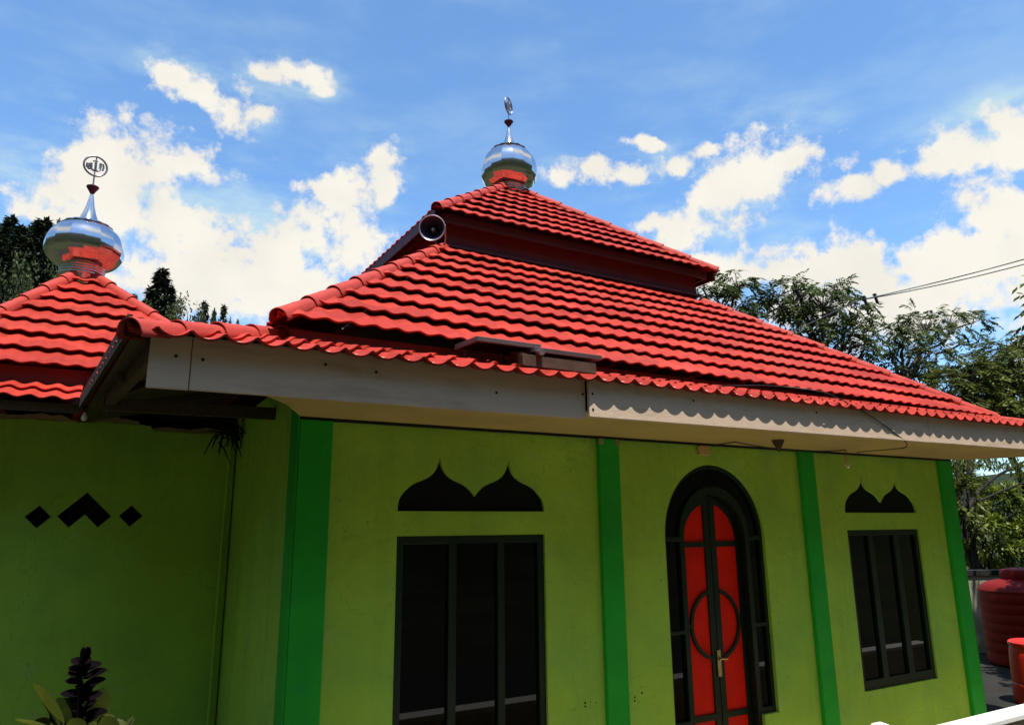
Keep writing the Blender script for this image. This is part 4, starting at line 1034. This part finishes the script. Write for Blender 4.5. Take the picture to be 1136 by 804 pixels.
# conifers and bushes on the left hillside
def conifer_mesh(H, seed, dens=1.0):
    rnd = random.Random(seed); cr = MB(); tr = MB()
    tr.tube([(0, 0, 0), (0, 0, H * .5), (0, 0, H)], [H * .018, H * .012, H * .003], 6)
    z = H * .12
    while z < H * .985:
        t = (z / H); R = H * .20 * (1 - t) ** .75 * rnd.uniform(.6, 1.25) + .12
        nb_ = max(3, int(7 * dens * rnd.uniform(.7, 1.2)))
        for k in range(nb_):
            a = rnd.uniform(0, 2 * PI); L = R * rnd.uniform(.55, 1.15)
            d = Vector((math.cos(a), math.sin(a), rnd.uniform(-.35, .15)))
            tr.tube([(0, 0, z), tuple(Vector((0, 0, z)) + d * L)], [H * .004, H * .001], 4)
            for s in range(7):
                u = rnd.uniform(.2, 1)
                p = Vector((0, 0, z)) + d * (L * u)
                leafquad(cr, p + rv(rnd) * (.12 * R), d * .5 + rv(rnd) * .7 - Vector((0, 0, .35)), Vector((0, 0, 1)) + rv(rnd) * .7, H * rnd.uniform(.05, .085), H * rnd.uniform(.018, .032))
        z += H * rnd.uniform(.028, .05)
    for s in range(10):
        leafquad(cr, Vector((0, 0, H * rnd.uniform(.93, 1.0))), Vector((rnd.gauss(0, .4), rnd.gauss(0, .4), .9)), rv(rnd), H * .045, H * .016)
    return cr, tr
def round_mesh(H, seed):
    rnd = random.Random(seed); cr = MB(); tr = MB()
    tr.tube([(0, 0, 0), (.1, 0, H * .4), (0, 0, H * .8)], [H * .03, H * .02, H * .006], 6)
    for i in range(24):
        v = rv(rnd); v = v.normalized() * v.length ** .5
        c = Vector((v.x * H * .33, v.y * H * .33, H * .58 + v.z * H * .36)); kr = H * rnd.uniform(.08, .15)
        for s in range(42):
            q = rv(rnd); leafquad(cr, c + q * kr, q + rv(rnd) * .5, rv(rnd), H * rnd.uniform(.035, .06), H * rnd.uniform(.02, .035))
    return cr, tr
PROT = {}
for i in range(4):
    PROT['c%d' % i] = conifer_mesh(10, 50 + i, 1.6)
for i in range(2):
    PROT['r%d' % i] = round_mesh(8, 70 + i)
CACHE = {}
def plant_tree(kind, az, dist, top_px, label, group, H=None, toppy=None):
    """stand a tree on the hillside so that its tip reaches the given height"""
    pass
def hill_tree(kind, px, py, Y, Hpx, label, lm, group):
    tip = at(px, py, Y); s = tip.dot(-RW.col[2]) / FPX; H = Hpx * s
    gzv = gz(tip.x, tip.y); H = max(H, tip.z - gzv) if tip.z > gzv else H
    base = tip - Vector((0, 0, H))
    if base.z > gzv: base.z = gzv; 
    H = tip.z - base.z
    isc = kind[0] == 'c'; ref = 10.0 if isc else 8.0 * .97
    o = empty('conifer_tree' if isc else 'hillside_tree', base); tag(o, label, 'conifer' if isc else 'tree', group)
    if kind not in CACHE:
        cr, tr = PROT[kind]
        def mk(nm, mb, m):
            me = bpy.data.meshes.new(nm); me.from_pydata(mb.v, [], mb.f); me.materials.append(M[m]); me.update(); return me
        CACHE[kind] = (mk('crown', cr, lm), mk('trunk', tr, 'bark'))
    hs_ = H / ref; wsc = min(hs_ * 1.3, Hpx * s / ref * (1.9 if isc else 1.3))
    for nm, me in zip(('crown', 'trunk'), CACHE[kind]):
        c = bpy.data.objects.new(nm, me); COL.objects.link(c); c.parent = o
        c.scale = (wsc, wsc, hs_)
    o.rotation_euler.z = px * 1.7
    return o
G = 'conifers on the wooded hillside'
LAB = 'dark conifer on the hillside'
cl_ = [(4, 252, 62), (13, 240, 66), (24, 250, 55), (33, 250, 60), (42, 245, 62), (50, 243, 68), (58, 256, 52), (66, 244, 58), (74, 250, 60), (-6, 246, 60), (-18, 242, 64), (-30, 244, 66), (18, 262, 50), (38, 266, 50), (54, 266, 48), (70, 268, 48), (8, 272, 44), (30, 262, 56), (46, 258, 58), (62, 260, 54), (80, 262, 54), (2, 262, 56), (88, 268, 50), (100, 275, 48), (24, 278, 46), (52, 276, 46)]
for i, (px, py, hp) in enumerate(cl_):
    hill_tree('c%d' % (i % 4), px, py, 72 + (i % 5) * 2 - (6 if py > 258 else 0), hp, 'slim dark conifer standing in the close row on the hill left of the small dome', 'leaf_conifer', G + ' left of the small dome')
nd = [(180, 298, 62, 'tallest pointed conifer between the two roofs'), (168, 318, 40, 'stout dark conifer just left of the tallest one between the two roofs'), (190, 316, 42, 'lower dark conifer right against the tallest one between the two roofs'),
      (228, 334, 30, 'narrow conifer midway down the ridge between the two roofs'), (238, 343, 20, 'small thin conifer right of the midway one on the ridge'), (249, 338, 26, 'pointed conifer near the lower end of the visible ridge'), (256, 352, 14, 'tiny conifer beside the main roof corner on the ridge'), (150, 326, 24, 'small conifer beside the right hip of the wing roof'), (140, 324, 18, 'leftmost small conifer peeping over the wing roof hip'), (264, 354, 12, 'last faint conifer touching the main roof hip cap')]
for i, (px, py, hp, lab) in enumerate(nd):
    hill_tree('c%d' % ((i + 1) % 4), px, py, 78, hp, lab, 'leaf_conifer', G + ' between the roofs')
for i, (px, py, hp, Y, lab) in enumerate([(12, 284, 50, 52, 'rounded olive green tree at the left edge below the conifers'), (34, 296, 40, 54, 'rounded olive tree left of the small dome above the roof hip'), (-14, 292, 50, 52, 'olive tree cut off by the left edge above the wing roof'), (62, 290, 36, 58, 'dark rounded tree hidden partly by the small dome'),
                                        (210, 330, 34, 70, 'pale green bushy tree among the conifers between the roofs'), (200, 336, 30, 70, 'dull green bush below the tallest conifer between the roofs'), (222, 344, 24, 70, 'light green bush right of the pale bushy tree on the ridge'), (240, 350, 18, 72, 'small green bush near the main roof corner on the ridge'), (160, 334, 24, 70, 'dark bush behind the wing roof right hip')]):
    hill_tree('r%d' % (i % 2), px, py, Y, hp, lab, 'leaf_bush', 'round trees on the wooded hillside')

# ================================================================ WORLD, SUN
SUN_EL = math.radians(72.3); SUN_AZ = math.radians(188)
S = Vector((math.sin(SUN_AZ) * math.cos(SUN_EL), math.cos(SUN_AZ) * math.cos(SUN_EL), math.sin(SUN_EL)))
ld = bpy.data.lights.new('sun', 'SUN'); ld.energy = 5.0; ld.angle = math.radians(.5); ld.color = (1, .95, .87)
lo = bpy.data.objects.new('sun', ld); COL.objects.link(lo); lo.rotation_euler = (-S).to_track_quat('-Z', 'Y').to_euler(); lo.location = (0, 0, 40)
wd = bpy.data.worlds.new('World'); sc.world = wd; wd.use_nodes = True
nt = wd.node_tree; nt.nodes.clear()
outw = nn(nt, 'ShaderNodeOutputWorld'); bg = nn(nt, 'ShaderNodeBackground'); bg.inputs['Strength'].default_value = .15
sky = nn(nt, 'ShaderNodeTexSky'); sky.sky_type = 'NISHITA'; sky.sun_disc = False; sky.sun_elevation = SUN_EL; sky.sun_rotation = SUN_AZ
sky.air_density = 1.0; sky.dust_density = .6; sky.ozone_density = 2.0; sky.altitude = 600
tcn = nn(nt, 'ShaderNodeTexCoord'); dirv = tcn.outputs['Generated']
sp_ = nn(nt, 'ShaderNodeSeparateXYZ'); nt.links.new(dirv, sp_.inputs[0])
def mth(op, a, b=None, c=None, clamp=False):
    n = nt.nodes.new('ShaderNodeMath'); n.operation = op; n.use_clamp = clamp
    for i, v in enumerate((a, b, c)):
        if v is None: continue
        if isinstance(v, (int, float)): n.inputs[i].default_value = v
        else: nt.links.new(v, n.inputs[i])
    return n.outputs[0]
az = mth('ARCTAN2', sp_.outputs['X'], sp_.outputs['Y']); el = mth('ARCSINE', sp_.outputs['Z'])
def azel(px, py):
    r = ray(px, py).normalized(); return math.atan2(r.x, r.y), math.asin(r.z)
# cumulus masses: picture position and half sizes turned into azimuth / elevation
CL = [(150, 195, 62, 52), (110, 190, 50, 34), (185, 178, 85, 24), (80, 200, 30, 14), (150, 250, 130, 45), (60, 240, 70, 18), (190, 275, 90, 45), (205, 248, 55, 26), (30, 238, 40, 12), (100, 300, 90, 40), (210, 300, 130, 45), (340, 262, 48, 40), (305, 285, 60, 50), (330, 320, 60, 40), (395, 265, 30, 40),
      (195, 78, 22, 18), (215, 98, 28, 22), (245, 118, 30, 22), (275, 128, 24, 14), (268, 96, 24, 14), (300, 82, 26, 12), (335, 78, 28, 11), (356, 92, 12, 7), (378, 212, 34, 20), (432, 205, 18, 30), (345, 205, 26, 12),
      (845, 182, 54, 36), (800, 212, 38, 24), (760, 255, 60, 18), (870, 298, 110, 22), (720, 250, 22, 10), (630, 200, 30, 10), (665, 192, 34, 13), (705, 190, 34, 12), (750, 180, 34, 14), (785, 160, 22, 9), (712, 160, 26, 7),
      (1050, 178, 72, 28), (1115, 138, 42, 26), (1120, 165, 40, 20), (985, 190, 30, 16), (935, 212, 26, 12), (1095, 285, 90, 68), (1120, 235, 50, 36), (1035, 300, 60, 50), (1000, 340, 150, 40), (930, 330, 100, 26), (1250, 240, 90, 90), (1230, 420, 120, 60)]
cur = None
lowd = nn(nt, 'ShaderNodeTexNoise'); lowd.inputs['Scale'].default_value = 9; lowd.inputs['Detail'].default_value = 3
nt.links.new(dirv, lowd.inputs['Vector'])
lsep = nn(nt, 'ShaderNodeSeparateXYZ'); nt.links.new(lowd.outputs['Color'], lsep.inputs[0])
azw = mth('MULTIPLY_ADD', mth('SUBTRACT', lsep.outputs['X'], .5), .075, az)
elw = mth('MULTIPLY_ADD', mth('SUBTRACT', lsep.outputs['Y'], .5), .06, el)
extra = [(-95, 45, 20, 8), (150, 62, 24, 8), (-50, 40, 14, 8), (110, 48, 16, 7)]
blobs = []
for (cx_, cy_, rx_, ry_) in CL:
    a0, e0 = azel(cx_, cy_); a1, _ = azel(cx_ + rx_, cy_); _, e1 = azel(cx_, cy_ - ry_); blobs.append((a0, e0, abs(a1 - a0) * 1.12, abs(e1 - e0) * 1.15))
blobs += [tuple(math.radians(v) for v in b) for b in extra]
for (a0, e0, ra, re) in blobs:
    da = mth('MULTIPLY', mth('SUBTRACT', azw, a0), 1 / ra); de = mth('MULTIPLY', mth('SUBTRACT', elw, e0), 1 / re)
    q_ = mth('MULTIPLY_ADD', de, de, mth('MULTIPLY', da, da))
    v_ = mth('SUBTRACT', 1.12, mth('SQRT', q_))
    cur = v_ if cur is None else mth('SMOOTH_MAX', cur, v_, .25)
cur = mth('MAXIMUM', cur, -1.3)
fb = nn(nt, 'ShaderNodeTexNoise'); fb.inputs['Scale'].default_value = 14; fb.inputs['Detail'].default_value = 9; fb.inputs['Roughness'].default_value = .6
nt.links.new(dirv, fb.inputs['Vector'])
fbs = mth('MULTIPLY', mth('SUBTRACT', fb.outputs['Fac'], .5), 3.3)
fb2 = nn(nt, 'ShaderNodeTexNoise'); fb2.inputs['Scale'].default_value = 34; fb2.inputs['Detail'].default_value = 8; fb2.inputs['Roughness'].default_value = .62; nt.links.new(dirv, fb2.inputs['Vector'])
den = mth('ADD', mth('ADD', cur, fbs), mth('MULTIPLY', mth('SUBTRACT', fb2.outputs['Fac'], .5), 2.5))
mask = nn(nt, 'ShaderNodeMapRange', interpolation_type='SMOOTHSTEP'); mask.inputs['From Min'].default_value = -.08; mask.inputs['From Max'].default_value = .68; nt.links.new(den, mask.inputs['Value'])
# thin wisps
wm_ = nn(nt, 'ShaderNodeMapping'); wm_.inputs['Scale'].default_value = (5, 5, 14); wm_.inputs['Rotation'].default_value = (0.3, .25, 0); nt.links.new(dirv, wm_.inputs['Vector'])
wz = nn(nt, 'ShaderNodeTexNoise'); wz.inputs['Scale'].default_value = 1.0; wz.inputs['Detail'].default_value = 7; wz.inputs['Roughness'].default_value = .6; nt.links.new(wm_.outputs[0], wz.inputs['Vector'])
wsk = nn(nt, 'ShaderNodeMapRange', interpolation_type='SMOOTHSTEP'); wsk.inputs['From Min'].default_value = .42; wsk.inputs['From Max'].default_value = .75; wsk.inputs['To Max'].default_value = .75; nt.links.new(wz.outputs['Fac'], wsk.inputs['Value'])
near = nn(nt, 'ShaderNodeMapRange', interpolation_type='SMOOTHSTEP'); near.inputs['From Min'].default_value = -1.2; near.inputs['From Max'].default_value = .2; nt.links.new(cur, near.inputs['Value'])
wisp = mth('MULTIPLY', wsk.outputs['Result'], mth('MULTIPLY_ADD', near.outputs['Result'], .75, .25))
tot = mask.outputs['Result']
# cloud colour: bright body, faintly greyer in the thick folds
fold = nn(nt, 'ShaderNodeTexNoise'); fold.inputs['Scale'].default_value = 11; fold.inputs['Detail'].default_value = 6; nt.links.new(dirv, fold.inputs['Vector'])
fr_ = nn(nt, 'ShaderNodeMapRange'); fr_.inputs['From Min'].default_value = .35; fr_.inputs['From Max'].default_value = .6; fr_.inputs['To Min'].default_value = .92; fr_.inputs['To Max'].default_value = 1.0; nt.links.new(fold.outputs['Fac'], fr_.inputs['Value'])
ccol = nn(nt, 'ShaderNodeVectorMath', operation='SCALE'); ccol.inputs[0].default_value = (4.55, 4.38, 3.95); nt.links.new(fr_.outputs['Result'], ccol.inputs['Scale'])
skt = nn(nt, 'ShaderNodeVectorMath', operation='MULTIPLY'); nt.links.new(sky.outputs[0], skt.inputs[0]); skt.inputs[1].default_value = (.86, 1.10, 1.22)
mxw = nn(nt, 'ShaderNodeMix', data_type='RGBA'); nt.links.new(tot, mxw.inputs['Factor'])
mx0 = nn(nt, 'ShaderNodeMix', data_type='RGBA'); nt.links.new(wisp, mx0.inputs['Factor']); nt.links.new(skt.outputs[0], mx0.inputs[6]); mx0.inputs[7].default_value = (3.2, 4.1, 4.0, 1)
nt.links.new(mx0.outputs[2], mxw.inputs[6]); nt.links.new(ccol.outputs[0], mxw.inputs[7])
nt.links.new(mxw.outputs[2], bg.inputs['Color']); nt.links.new(bg.outputs[0], outw.inputs['Surface'])

vs_ = sc.view_settings
vs_.view_transform = 'Standard'; vs_.look = 'None'; vs_.gamma = 1; vs_.exposure = .5; vs_.use_curve_mapping = False
sc.cycles.max_bounces = 8; sc.cycles.diffuse_bounces = 4; sc.cycles.glossy_bounces = 4
sc.cycles.use_denoising = True

# lift everything so that the yard is at z = 0
for o in list(sc.objects):
    if '_org' in o.keys(): del o['_org']
    if o.parent is None: o.location.z += -FLOOR
